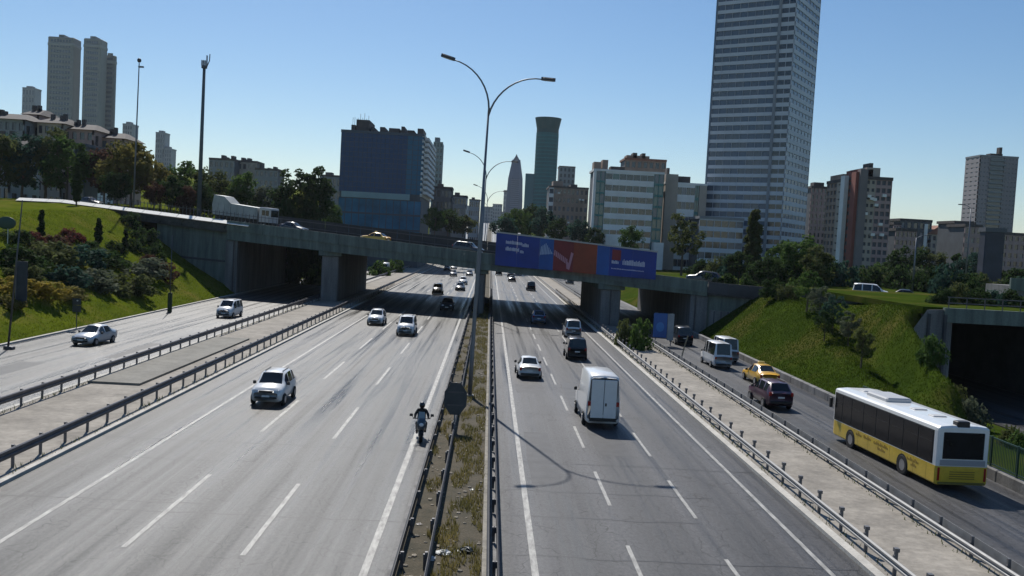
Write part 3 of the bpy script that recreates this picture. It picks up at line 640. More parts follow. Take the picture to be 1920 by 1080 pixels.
# -- left: triple tower
Y=900.; zb=14.
t=thing('triple_tower','group of three joined grey residential towers on the left skyline','building',(at(90,150,Y).x,Y,zb))
skin=M('tower_skin',(.27,.28,.28),.75,var=.12,scale=.03,stretch=(3,3,.3)); skin2=M('tower_skin_dark',(.20,.215,.22),.75,var=.12,scale=.03)
x0=at(90,150,Y).x
def seg(p0,p1,pt,yd,mat,dp):
    a=at(p0,pt,Y).x-x0; c=at(p1,pt,Y).x-x0; h=at((p0+p1)/2,pt,Y).z-zb
    b=MB(); b.rbox(a,c,yd,yd+dp,-6,h,.6); s_=b.build('tower',mat,t)
    b=MB(); n=34; cols=7
    for k in range(n):
        for j in range(cols):
            z=h*k/n; u=a+2.6+(c-a-5.2)*(j+.18)/cols; b.box(u,u+(c-a)/cols*.5,yd-.12,yd+.2,z,z+h/n*.5)
    o=b.build('windows',g_grey,s_); o['kind']='stuff'
    for fz in (.03,.48,.95):
        b=MB(); b.rbox(a-.3,c+.3,yd-.35,yd+dp+.3,h*fz,h*fz+3.0,.6); b.build('ledge',M('tower_ledge',(.33,.34,.34),.7),s_)
    b=MB(); b.box((a+c)/2-3,(a+c)/2+2,yd+2,yd+dp-1,h-.1,h+2.5); b.build('plant_room',skin2,s_)
seg(90,139,69,0,skin,16); seg(157,190,72,0,skin,15); seg(181,203,97,17,skin2,4)
b=MB(); a=at(150,230,Y).x-x0; c=at(160,230,Y).x-x0
for k in range(9):
    z=8+k*9.5; b.box(a,c,6,18,z,z+4.2)
b.build('link_bridge',skin2,t)
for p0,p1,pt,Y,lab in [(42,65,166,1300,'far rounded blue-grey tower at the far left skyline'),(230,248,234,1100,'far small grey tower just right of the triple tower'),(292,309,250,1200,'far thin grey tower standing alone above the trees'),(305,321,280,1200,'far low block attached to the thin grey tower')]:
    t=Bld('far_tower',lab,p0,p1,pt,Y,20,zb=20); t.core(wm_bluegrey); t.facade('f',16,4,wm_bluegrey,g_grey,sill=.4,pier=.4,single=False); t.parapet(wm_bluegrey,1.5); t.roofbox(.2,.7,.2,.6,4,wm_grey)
# -- left hillside terrace
for p0,p1,pt,Y,m,lab in [(-30,46,222,250,wm_grey,'grey-teal apartment house at the far left, leftmost of the terrace'),(46,72,214,262,wm_pink,'narrow dark pink apartment house second from the left edge'),(70,118,230,255,wm_tan,'beige apartment house with roof clutter below the triple tower'),(118,176,242,258,wm_pink,'pink apartment house with dark roof in the middle of the terrace'),(174,232,258,264,wm_pink,'mauve apartment house at the lower right end of the terrace'),(150,172,300,240,wm_white,'small white shed half hidden in trees under the terrace'),(-20,20,268,215,wm_bluegrey,'blue-grey house front low at the left edge')]:
    t=Bld('terrace_house',lab,p0,p1,pt,Y,14,zb=14); t.core(wm_dark); n=max(2,round((p1-p0)/13)); t.facade('f',max(3,int(t.h/3.6)),n,m,g_dark,sill=.45,pier=.42); t.facade('r',4,3,m,g_dark,sill=.5,pier=.5,single=False)
    b=MB(); b.loft([[(-.8,-.9,t.h-.1),(t.w+.8,-.9,t.h-.1),(t.w+.8,t.d+.8,t.h-.1),(-.8,t.d+.8,t.h-.1)],[(t.w*.2,t.d*.4,t.h+1.9),(t.w*.8,t.d*.4,t.h+1.9),(t.w*.8,t.d*.6,t.h+1.9),(t.w*.2,t.d*.6,t.h+1.9)]]); rf=t.add('roof',b,roofm)
    for k in range(3):
        x=t.w*random.uniform(.15,.85); b=MB(); b.box(x-.45,x+.45,3.5,4.5,t.h,t.h+random.uniform(2,3.4)); b.build('chimney',roofm,rf)
t=Bld('blue_kiosk','narrow blue-glass building between the left tree clumps',140,160,272,205,8,zb=13); t.core(wm_dark); t.facade('f',5,2,M('facade_blue',(.06,.11,.17),.6,var=.15,scale=.3),g_blue,sill=.3,pier=.2); t.parapet(wm_dark,.4)
for p0,p1,pt,Y,m,lab in [(392,440,299,430,wm_grey,'grey flat roofs peeping over the trees left of the truck'),(436,482,303,440,wm_tan,'pale hillside block left of the dark round tree'),(478,522,318,420,wm_grey,'grey stepped block touching the dark round tree')]:
    t=Bld('hillside_block',lab,p0,p1,pt,Y,14,zb=14); t.core(wm_dark); t.facade('f',6,5,m,g_dark,sill=.5,pier=.4); t.parapet(roofm,.6)
    for k in range(3): x=random.uniform(.1,.8); t.roofbox(x,x+.12,.2,.5,random.uniform(1,2.4),roofm,'chimney')
# ================================================================ VEHICLES
def paint(name,col,rough=.32,metal=0.): return M('paint_'+name,col,rough,metal,var=.03,scale=3,coat=.6,spec=.5)
P_white=paint('white',(.74,.74,.73)); P_silver=paint('silver',(.55,.56,.57),.32,.35); P_black=paint('black',(.012,.012,.014)); P_maroon=paint('maroon',(.075,.028,.05)); P_yellow=paint('taxi_yellow',(.72,.40,.03)); P_grey=paint('grey',(.16,.17,.19)); P_blue=paint('blue',(.16,.22,.34)); P_red=paint('red',(.3,.03,.025)); P_dark=paint('dark',(.03,.035,.045))
car_glass=M('car_glass',(.012,.016,.018),.06,spec=.6); tyre_m=M('tyre',(.018,.018,.018),.85,var=.2,scale=8); rim_m=M('rim',(.38,.38,.39),.35,.8); arch_m=M('arch',(.008,.008,.008),.9)
lamp_m=M('headlamp',(.75,.77,.8),.08,spec=.8); tail_m=M('tail_lamp',(.32,.012,.01),.15); trim_m=M('trim',(.015,.015,.016),.5); plate_m=M('plate',(.7,.7,.68),.5)
SXY,SZ=1.11,1.24
MODELS={}
# stations front to rear: y, z bottom, z belt, z top, half width bottom, belt, top
SPEC={
'sedan':dict(st=[(2.28,.34,.56,.60,.62,.66,.52),(2.2,.22,.62,.70,.80,.80,.66),(1.9,.18,.70,.82,.87,.87,.74),(1.0,.18,.82,.94,.90,.89,.78),(.62,.18,.86,1.16,.90,.885,.68),(.22,.18,.88,1.40,.90,.88,.60),(-.12,.18,.89,1.45,.90,.88,.60),(-.22,.18,.89,1.45,.90,.88,.60),(-1.02,.18,.92,1.41,.90,.88,.59),(-1.3,.18,.93,1.25,.90,.875,.63),(-1.68,.2,.95,1.05,.89,.86,.70),(-2.15,.24,.92,1.02,.86,.84,.72),(-2.28,.34,.80,.90,.78,.80,.66)],ws=(3,5),sw=[(4,6),(7,9)],rw=(8,10),wheels=(1.42,-1.38),wr=.33,hl=.66,tl=.80,plate=(.45,.6)),
'hatch':dict(st=[(2.1,.36,.62,.68,.62,.66,.55),(2.02,.24,.70,.80,.80,.80,.68),(1.75,.2,.80,.94,.87,.87,.76),(.98,.2,.92,1.06,.90,.89,.80),(.62,.2,.95,1.28,.90,.885,.72),(.25,.2,.97,1.52,.90,.88,.66),(-.1,.2,.98,1.60,.90,.88,.65),(-.2,.2,.98,1.60,.90,.88,.65),(-1.05,.2,1.0,1.59,.90,.88,.65),(-1.2,.2,1.0,1.585,.90,.88,.64),(-1.62,.2,1.02,1.55,.895,.87,.62),(-1.98,.22,1.02,1.12,.87,.85,.74),(-2.1,.36,.92,1.0,.80,.80,.70)],ws=(3,5),sw=[(4,6),(7,8),(9,10)],rw=(10,11),wheels=(1.3,-1.3),wr=.35,hl=.76,tl=.98,plate=(.5,.72)),
'suv':dict(st=[(2.25,.42,.74,.80,.66,.70,.60),(2.16,.28,.84,.94,.84,.84,.74),(1.9,.24,.92,1.06,.90,.90,.80),(1.1,.24,1.02,1.14,.93,.92,.83),(.78,.24,1.05,1.36,.93,.915,.76),(.42,.24,1.07,1.64,.93,.91,.70),(0,.24,1.08,1.70,.93,.91,.70),(-.1,.24,1.08,1.70,.93,.91,.70),(-1.0,.24,1.09,1.69,.93,.91,.69),(-1.12,.24,1.09,1.69,.93,.91,.69),(-1.7,.24,1.1,1.64,.925,.90,.67),(-2.1,.26,1.1,1.2,.90,.88,.78),(-2.25,.42,.98,1.06,.82,.82,.72)],ws=(3,5),sw=[(4,6),(7,8),(9,10)],rw=(10,11),wheels=(1.4,-1.38),wr=.38,hl=.86,tl=1.05,plate=(.56,.8)),
'minivan':dict(st=[(2.2,.36,.70,.78,.62,.68,.58),(2.1,.24,.84,.94,.82,.82,.72),(1.85,.2,.94,1.08,.88,.88,.78),(1.35,.2,1.02,1.18,.90,.90,.80),(1.0,.2,1.05,1.46,.91,.90,.76),(.62,.2,1.06,1.76,.91,.90,.74),(.1,.2,1.06,1.83,.91,.90,.74),(0,.2,1.06,1.83,.91,.90,.74),(-1.0,.2,1.06,1.83,.91,.90,.74),(-1.12,.2,1.06,1.83,.91,.90,.74),(-2.0,.2,1.06,1.80,.91,.89,.73),(-2.16,.24,1.06,1.14,.89,.88,.82),(-2.2,.36,.9,.98,.84,.86,.80)],ws=(3,5),sw=[(4,6),(7,8),(9,10)],rw=(10,11),wheels=(1.4,-1.35),wr=.34,hl=.84,tl=1.0,plate=(.5,.74)),
'van':dict(st=[(2.95,.40,.78,.86,.72,.78,.66),(2.85,.28,.95,1.05,.90,.90,.80),(2.6,.24,1.08,1.24,.96,.96,.86),(2.15,.24,1.2,1.4,.98,.98,.88),(1.8,.24,1.24,1.78,.99,.98,.84),(1.4,.24,1.26,2.26,.99,.98,.80),(1.0,.24,1.26,2.52,.99,.98,.82),(.9,.24,1.26,2.56,.99,.98,.82),(0,.24,1.26,2.6,.99,.98,.83),(-1.4,.24,1.26,2.6,.99,.98,.83),(-2.75,.24,1.26,2.57,.99,.98,.83),(-2.92,.26,1.26,2.50,.97,.96,.82),(-2.95,.42,1.2,2.44,.93,.94,.80)],ws=(3,5),sw=[(4,6)],rw=None,wheels=(1.95,-1.75),wr=.37,hl=.98,tl=1.25,plate=(.5,.62)),
'minibus':dict(st=[(2.95,.40,.78,.86,.72,.78,.66),(2.85,.28,.95,1.05,.90,.90,.80),(2.6,.24,1.08,1.24,.96,.96,.86),(2.15,.24,1.2,1.4,.98,.98,.88),(1.8,.24,1.24,1.78,.99,.98,.84),(1.4,.24,1.26,2.2,.99,.98,.80),(1.0,.24,1.26,2.42,.99,.98,.82),(.9,.24,1.26,2.44,.99,.98,.82),(0,.24,1.26,2.46,.99,.98,.83),(-.1,.24,1.26,2.46,.99,.98,.83),(-2.7,.24,1.26,2.44,.99,.98,.83),(-2.88,.26,1.26,1.36,.97,.96,.86),(-2.95,.42,1.1,1.18,.93,.94,.84)],ws=(3,5),sw=[(4,6),(7,8),(9,10)],rw=(10,11),wheels=(1.95,-1.75),wr=.36,hl=.98,tl=1.1,plate=(.5,.7)),
}
def ring(st):
    y,zb,zc,zt,wb,wc,wt=st
    zt_=zt; h=[(0,zb),(wb*.84,zb),(wb,zb+.10),(max(wb,wc)+.015,lerp(zb,zc,.55)),(wc,zc),(wt+.02,max(zc+.01,zt-.09)),(wt*.86,zt-.018),(0,zt+.012)]
    return h
def make_model(kind):
    if kind in MODELS: return MODELS[kind]
    S=SPEC[kind]; st=S['st']; hs=[ring(s) for s in st]; n=len(hs[0]); parts={}
    def part(k):
        if k not in parts: parts[k]=MB()
        return parts[k]
    def P(i,j,side): u,z=hs[i][j]; return (side*u*SXY,st[i][0]*SXY,z*SZ)
    bodyv={}
    bm=MB(); parts['body']=bm
    def vid(i,j,side):
        k=(i,j,side if 0<j<n-1 else 0)
        if k not in bodyv: bodyv[k]=len(bm.v); bm.v.append(P(i,j,k[2] or 1))
        return bodyv[k]
    for i in range(len(st)-1):
        for j in range(n-1):
            for side in (1,-1):
                t_='body'
                if j==6 and S['ws'][0]<=i<S['ws'][1]: t_='windshield'
                if S['rw'] and j==6 and S['rw'][0]<=i<S['rw'][1]: t_='rear_window'
                if j==4:
                    for q,(a,c) in enumerate(S['sw']):
                        if a<=i<c: t_='side_window%d%s'%(q,'L' if side<0 else 'R')
                q=[(i,j),(i+1,j),(i+1,j+1),(i,j+1)]
                if side<0: q=q[::-1]
                if t_=='body': bm.f.append(tuple(vid(a,c,side) for a,c in q)); bm.m.append(0)
                else: part(t_).quad(*[P(a,c,side) for a,c in q])
    for i,rev in ((0,False),(len(st)-1,True)):
        loop=[vid(i,j,1) for j in range(n)]+[vid(i,j,-1) for j in range(n-2,0,-1)]
        bm.f.append(tuple(loop if rev else loop[::-1])); bm.m.append(0)
    out=[]
    for k,b in parts.items():
        nm='body' if k=='body' else ('windshield' if k=='windshield' else 'rear_window' if k=='rear_window' else 'side_window')
        me=b.mesh(nm,True); me.materials.append(P_white if nm=='body' else car_glass); out.append((nm,me,None,None))
    L0=st[0][0]*SXY; L1=st[-1][0]*SXY; W=max(s[4] for s in st)*SXY; w2=st[1][4]*SXY
    def sub(nm,b,mat,children=(),loc=None):
        me=b.mesh(nm); me.materials.append(mat); out.append((nm,me,loc,children))
    # wheels: tyre and rim under a wheel hub
    wr=S['wr']*1.08
    hub=MB(); hub.tube([(-.02,0,0),(.115,0,0)],[wr*.62,wr*.58],12)
    hubm=hub.mesh('rim'); hubm.materials.append(rim_m)
    ty=MB(); ty.loft([[(x,r*math.cos(a),r*math.sin(a)) for a in [2*math.pi*k/14 for k in range(14)]] for x,r in ((-.1,wr*.9),(-.06,wr),(.06,wr),(.1,wr*.92),(.1,wr*.62))],False); tym=ty.mesh('tyre'); tym.materials.append(tyre_m)
    ar=MB(); ar.tube([(-.1,0,0),(.0,0,0)],wr*1.16,14); arm=ar.mesh('wheel_arch'); arm.materials.append(arch_m)
    for yy in S['wheels']:
        for side in (1,-1): out.append(('wheel',arm,(side*(W-.005),yy*SXY,wr,side),(('tyre',tym),('rim',hubm))))
    for side in (1,-1):
        z=S['hl']*SZ; b=MB(); b.rbox(min(side*w2*.55,side*w2*.93),max(side*w2*.55,side*w2*.93),L0-.26,L0-.035,z-.08,z+.09,.03); sub('headlight',b,lamp_m)
        z=S['tl']*SZ; b=MB(); x0,x1=sorted((side*w2*.80,side*w2*1.04)); b.rbox(x0,x1,L1-.02,L1+.16,z-.2,z+.08,.03); sub('tail_light',b,tail_m)
        zc=st[3][2]*SZ; b=MB(); x0,x1=sorted((side*(W+.01),side*(W+.22))); yb=st[4][0]*SXY; b.rbox(x0,x1,yb-.06,yb+.1,zc+.02,zc+.24,.04); sub('mirror',b,trim_m)
    b=MB(); z=S['hl']*SZ; b.rbox(-w2*.5,w2*.5,L0-.12,L0+.015,z-.10,z+.02,.02); sub('grille',b,trim_m)
    b=MB(); z=S['plate'][0]*SZ; b.rbox(-w2*.8,w2*.8,L0-.2,L0+.012,z-.14,z+.02,.03); sub('bumper',b,trim_m)
    b=MB(); b.rbox(-w2*.9,w2*.9,L1-.03,L1+.2,z-.18,z+.02,.03); sub('bumper',b,trim_m)
    b=MB(); b.box(-.26,.26,L0-.02,L0+.03,z-.03,z+.09); sub('number_plate',b,plate_m)
    z2=S['plate'][1]*SZ; b=MB(); b.box(-.26,.26,L1-.035,L1+.02,z2-.06,z2+.06); sub('number_plate',b,plate_m)
    if kind=='van':
        b=MB(); b.box(-.008,.008,L1-.006,L1+.1,.5*SZ,2.36*SZ); sub('door_seam',b,trim_m)
        for side in (1,-1):
            x0,x1=sorted((side*.015,side*.84)); b=MB(); b.rbox(x0,x1,L1-.045,L1+.05,.52*SZ,2.36*SZ,.03); me=b.mesh('rear_door'); me.materials.append(P_white); out.append(('rear_door',me,None,None))
        b=MB(); b.box(.1,.2,L1-.075,L1,1.1*SZ,1.24*SZ); sub('door_handle',b,trim_m)
    if kind=='minivan' or kind=='suv' or kind=='hatch':
        zr=st[8][3]*SZ
        for side in (1,-1): b=MB(); b.tube([(side*.6,.3,zr+.03),(side*.6,-1.4,zr+.03)],.03,5); sub('roof_rail',b,trim_m)
    MODELS[kind]=out; return out
def car(kind,name,label,cat,x,y,rz,col,z=0.,group=None,scale=1.,small=False):
    o=thing(name,label,cat,(x,y,z),rz,group); o.scale=(scale,)*3
    for nm,me,loc,ch in make_model(kind):
        if small and nm in ('mirror','number_plate','grille','roof_rail','door_handle'): continue
        if nm=='wheel':
            p=link('wheel',me,o,loc[:3],(0,0,0 if loc[3]>0 else math.pi))
            if not small:
                for cn,cm in ch: link(cn,cm,p)
            else: link('tyre',ch[0][1],p)
        elif nm in ('body','rear_door'): link(nm,me,o,mat=col)
        else: link(nm,me,o)
    return o
PI=math.pi
def driver(o,x,y,z):    # somebody at the wheel, seen only as a dark shape through the glass
    pass
G='traffic on the highway'
car('suv','compact_suv','white compact SUV driving toward the camera, nearest car on the left carriageway','car',-14.45,63.6,PI,P_white,group=G)
car('hatch','pickup_car','small white car driving out of the bridge shadow, leftmost of the pair','car',-14.4,121,PI,P_white,group=G)
car('minivan','white_minivan','white minivan coming toward the camera just clear of the bridge shadow','minivan',-9.5,110.5,PI,P_white,group=G)
car('sedan','white_sedan','white sedan driving away beside the median','car',3.95,81.5,R(1.5),P_white,group=G)
car('van','panel_van','tall white panel van driving away in the middle lane','van',7.85,62.6,R(1.5),P_white,group=G).scale=(1,1,1.1)
car('minivan','black_minivan','black boxy car driving away ahead of the white panel van','car',9.5,96,0,P_black,group=G)
car('minivan','white_multivan','white people carrier at the edge of the bridge shadow behind the black car','car',11.1,118,0,P_white,group=G)
car('hatch','shaded_car','pale blue car driving away inside the bridge shadow','car',7.6,134.5,0,P_blue,group=G)
car('hatch','dark_car','dark car with headlights coming through the bridge shadow','car',-6.5,150,PI,P_dark,group=G)
car('sedan','silver_sedan','silver sedan on the left service road','car',-37.3,88.2,PI-R(6),P_silver,group=G)
car('minivan','white_service_van','white van leaving the bridge on the left service road','van',-33.6,120.5,PI-R(3),P_white,group=G)
car('suv','maroon_suv','dark maroon SUV on the right service road ahead of the bus','car',22.9,72.2,R(3),P_maroon,group=G)
tx=car('sedan','taxi','yellow taxi on the right service road beside the kerb','taxi',25.8,84.5,R(3),P_yellow,group=G)
car('minibus','minibus','white minibus with grey rear on the right service road','minibus',24.3,95.5,R(2),P_white,group=G,scale=.86)
car('minibus','second_minibus','white minibus half hidden behind another on the right service road','minibus',26.5,101.0,R(2),P_white,group=G,scale=.86)
car('minivan','shaded_minivan','dark minivan entering the shade under the right span','car',24.9,116,R(1),P_dark,group=G)
far=[(-10.4,190.5,PI,P_black,'minivan','black car coming toward the bridge, nearest beyond its shadow on the left'),(-6.3,208,PI,P_dark,'sedan','dark sedan beyond the bridge beside the median, second nearest on the left'),(-6.5,236,PI,P_white,'hatch','pale car beyond the bridge behind the dark sedan'),(-10.8,281,PI,P_grey,'hatch','grey car far beyond the bridge in the oncoming middle lane'),(-14.7,322,PI,P_dark,'suv','dark car farthest away in the oncoming outer lane'),(-6.1,291,PI,P_grey,'sedan','grey sedan far beyond the bridge in the oncoming inner lane'),
(3.3,308,0,P_dark,'suv','dark car far beyond the bridge in the inner outbound lane'),(6.8,266,0,P_black,'sedan','black sedan beyond the bridge left of the outbound lane line'),(7.0,296,0,P_grey,'hatch','grey car just ahead of the black sedan beyond the bridge'),(10.4,322,0,P_dark,'hatch','dark car farthest away in the outbound lanes'),(10.4,223,0,P_black,'minivan','black car nearest beyond the bridge in the outbound outer lane'),(24.1,272,0,P_white,'minivan','white van beyond the bridge on the right service road'),(-31.3,278,PI,P_white,'van','white van beyond the bridge on the left service road'),(-13.2,344,PI,P_white,'sedan','white sedan at the far end of the oncoming lanes')]
for x,y,rz,c,k,lab in far: car(k,'distant_car',lab,'car',x,y,rz,c,zf(y),group='cars beyond the bridge',small=True)
BA=math.atan(BM)   # heading of the cross road
def on_bridge(X,v): return (X,BC+BM*X+v,min(ztop(X),14.39))
def bcar(kind,name,label,cat,X,v,col,rev=False):
    p=on_bridge(X,v); o=car(kind,name,label,cat,p[0],p[1],BA-PI/2+(PI if rev else 0),col,p[2],group='traffic on the overpass')
    sl=math.atan(.066/math.sqrt(1+BM*BM)) if -76<X<33 else 0
    o.rotation_euler=(-sl if not rev else sl,0,o.rotation_euler.z); return o
bcar('sedan','bridge_car','dark car with pale bonnet ahead of the tipper truck','car',-34.6,5.5,P_dark)
bt=bcar('sedan','bridge_taxi','yellow taxi on the overpass left of the lamp column','taxi',-19.6,6.5,P_yellow,True)
bcar('suv','bridge_suv','dark SUV on the overpass just left of the billboard','car',-3.6,6.0,P_dark)
bcar('sedan','ramp_car','black sedan on the upper ramp at the left edge','car',-76.5,3.2,P_black)
bcar('suv','junction_car','dark car on the cross road right of the billboard','car',31.5,5.0,P_dark,True)
bcar('minivan','junction_van','white van on the cross road above the right grass bank','van',52.5,4.5,P_white)
bcar('sedan','junction_sedan','dark sedan right behind the white van above the grass bank','car',57.5,8.5,P_dark,True)
for t_ in (tx,bt):
    b=MB(); b.rbox(-.3,.3,-.12,.12,1.45*SZ+.0,1.45*SZ+.2,.04); b.build('taxi_sign',M('taxi_sign',(.75,.6,.2),.4),t_)

# ---------------------------------------------------------------- city bus
def make_bus():
    L,W,H_=12.6,1.46,3.5
    o=thing('city_bus','white and yellow city bus on the right service road','bus',(25.15,53.7,0),R(3.6))
    white=paint('bus_white',(.78,.78,.76)); yel=M('bus_yellow',(.66,.44,.035),.35,var=.12,scale=1.2,coat=.4,fine=.2)
    y0,y1=-L/2,L/2; bus_glass=M('bus_glass',(.008,.009,.013),.22,spec=.25,var=.3,scale=2)
    def ringb(y,k=0.,zt=0.):
        w_=W-k
        return [(-w_,y,1.32),(-w_,y,3.18),(-w_*.985,y,3.34-zt*.3),(-w_*.90,y,3.44-zt),(-w_*.5,y,3.50-zt),(w_*.5,y,3.50-zt),(w_*.90,y,3.44-zt),(w_*.985,y,3.34-zt*.3),(w_,y,3.18),(w_,y,1.32)]
    def lowr(y,k=0.):
        w_=W-k; return [(-w_*.96,y,.34),(-w_-.006,y,.42),(-w_-.006,y,1.318),(w_+.006,y,1.318),(w_+.006,y,.42),(w_*.96,y,.34)]
    b=MB(); b.loft([ringb(y0,.10,.12),ringb(y0+.08,.02,.02),ringb(y0+.3),ringb(y1-.4),ringb(y1-.12,.03,.04),ringb(y1,.14,.16)]); body=b.build('body',white,o)
    b=MB(); b.loft([lowr(y0,.08),lowr(y0+.1),lowr(y1-.35),lowr(y1,.12)]); low=b.build('lower_panel',yel,o)
    # panel joints and lettering marks along the yellow flank
    for side in (-1,1):
        xs=side*(W+.008)
        for k in range(9):
            y=y0+.9+k*1.32; b=MB(); b.box(min(xs,xs-side*.03),max(xs,xs-side*.03),y,y+.02,.45,1.3); b.build('panel_joint',M('joint',(.25,.17,.02),.6),low)
        for k,(ya,yb,za) in enumerate([(-4.6,-3.3,.98),(-4.4,-3.7,.74),(-1.2,.6,.98),(.9,1.9,1.02),(2.1,3.0,1.0),(-.9,.2,.72)]):
            n=int((yb-ya)/.16)
            b=MB()
            for q in range(n):
                y=ya+q*.16; b.box(min(xs,xs+side*.004),max(xs,xs+side*.004),y,y+.1,za,za+.1+.05*((q*7)%3))
            b.build('lettering',M('bus_letter',(.30,.17,.02),.5),low)
    # window band: separate panes with dark posts
    for side in (-1,1):
        xs=side*(W+.004)
        b=MB(); b.box(min(xs,xs-side*.06),max(xs,xs-side*.06),y0+.35,y1-.25,1.36,3.16); b.build('window_band',trim_m,o)
        e=[y0+.42,y0+1.9,y0+3.5,y0+5.1,y0+6.7,y0+8.3,y0+9.9,y0+11.2,y1-.32]
        for a,c in zip(e,e[1:]):
            x2=xs+side*.012; b=MB(); b.box(min(xs,x2),max(xs,x2),a+.04,c-.04,1.42,3.1); pn=b.build('side_window',bus_glass,o)
            x3=x2+side*.005; b=MB(); b.box(min(x2,x3),max(x2,x3),a+.06,c-.06,2.5,2.53); b.build('window_bar',trim_m,pn)
    # rear: window, grey strip, engine hatch, lamps
    yb=y0
    b=MB(); b.rbox(-W*.80,W*.80,yb-.025,yb+.2,1.72,3.16,.05); b.build('rear_window',bus_glass,o)
    b=MB(); b.box(-W*.86,W*.86,yb-.02,yb+.2,1.36,1.66); b.build('rear_strip',M('bus_grey',(.34,.34,.36),.5),o)
    b=MB(); b.rbox(-W*.8,W*.8,yb-.03,yb+.2,.5,1.28,.04); eh=b.build('engine_hatch',yel,o)
    for k in range(4): b=MB(); b.box(-.7,.7,yb-.045,yb-.02,.65+k*.12,.70+k*.12); b.build('louvre',M('joint',(.25,.17,.02)),eh)
    for side in (-1,1):
        x0,x1=sorted((side*W*.84,side*W*.93)); b=MB(); b.rbox(x0,x1,yb-.02,yb+.2,.55,1.25,.02); b.build('tail_light',tail_m,o)
    b=MB(); b.rbox(-W*.9,W*.9,yb-.05,yb+.2,.36,.48,.03); b.build('bumper',M('bus_bumper',(.2,.15,.03),.6),o)
    b=MB(); b.rbox(-.42,.30,yb+.02,yb+.5,3.36,3.72,.04); b.build('roof_box',trim_m,o)
    # front screen
    b=MB(); b.rbox(-W*.84,W*.84,y1-.2,y1+.02,1.5,3.1,.05); b.build('windshield',car_glass,o)
    # roof equipment
    b=MB(); b.rbox(-.8,.8,.6,3.2,3.49,3.74,.08); b.build('air_conditioner',M('roof_unit',(.42,.43,.45),.5),o)
    for yy in (-3.6,-1.6,4.6): b=MB(); b.rbox(-.4,.4,yy-.3,yy+.3,3.49,3.56,.03); b.build('roof_hatch',M('roof_hatch',(.5,.5,.5),.5),o)
    for yy in (3.55,-2.9):
        for side in (-1,1):
            b=MB(); b.tube([(side*(W-.25),yy,.55),(side*(W+.012),yy,.55)],.62,18); wa=b.build('wheel',arch_m,o)
            r=.54; b=MB(); b.loft([[(side*x,yy+q*math.cos(a),.54+q*math.sin(a)) for a in [2*math.pi*k/18 for k in range(18)]] for x,q in ((W-.25,r),(W+.0,r),(W+.03,r*.94),(W+.03,r*.6))],False); b.build('tyre',tyre_m,wa)
            b=MB(); b.tube([(side*(W-.05),yy,.54),(side*(W+.02),yy,.54)],r*.6,14); b.build('rim',rim_m,wa)
    for side in (-1,1):
        b=MB(); x=side*(W+.16); b.rbox(x-.1,x+.1,y1-.1,y1+.1,2.1,2.75,.04); b.build('mirror',trim_m,o)
    return o
make_bus()

# ---------------------------------------------------------------- tipper truck on the overpass
def make_truck():
    p=on_bridge(-44.2,5.5); o=thing('tipper_truck','pale tipper truck with a high-backed body on the left of the overpass','truck',p,0)
    o.rotation_euler=(-.0605,0,BA-PI/2)
    body=M('tipper_body',(.33,.35,.34),.5,var=.15,scale=.6); chassis=trim_m
    L=12.4
    # tub: side profile along y (front +), sloped rear hood
    prof=[(-6.2,1.5),(-6.5,3.2),(-6.2,5.0),(-4.0,4.9),(-2.4,3.75),(3.4,3.55),(3.4,1.5)]
    b=MB(); b.loft([[(x,y,z) for y,z in prof] for x in (-1.3,1.3)]); tub=b.build('tipper_tub',body,o)
    for y in (-5.2,-3.8,-2.4,-1.0,.4,1.8,3.1):
        for s_ in (-1,1): b=MB(); x0,x1=sorted((s_*1.3,s_*1.38)); b.box(x0,x1,y-.07,y+.07,1.5,3.5); b.build('rib',body,tub)
    b=MB(); b.rbox(-1.25,1.25,3.75,6.2,1.15,3.75,.12); cab=b.build('cab',paint('truck_white',(.45,.45,.45)),o)
    for s_ in (-1,1):
        for y0_,y1_ in ((4.4,5.05),(5.2,5.85)): x0,x1=sorted((s_*1.24,s_*1.265)); b=MB(); b.rbox(x0,x1,y0_,y1_,2.35,3.25,.04); b.build('side_window',car_glass,cab)
    b=MB(); b.rbox(-1.1,1.1,6.15,6.22,2.2,3.4,.05); b.build('windshield',car_glass,cab)
    b=MB(); b.box(-.5,.5,-6,6,.75,1.45); b.build('chassis',chassis,o)
    for y in (5.0,.9,-3.2,-4.6):
        for s_ in (-1,1): b=MB(); b.tube([(s_*.85,y,.55),(s_*1.27,y,.55)],.55,14); wh=b.build('wheel',tyre_m,o); b=MB(); b.tube([(s_*1.2,y,.55),(s_*1.3,y,.55)],.3,10); b.build('rim',rim_m,wh)
make_truck()

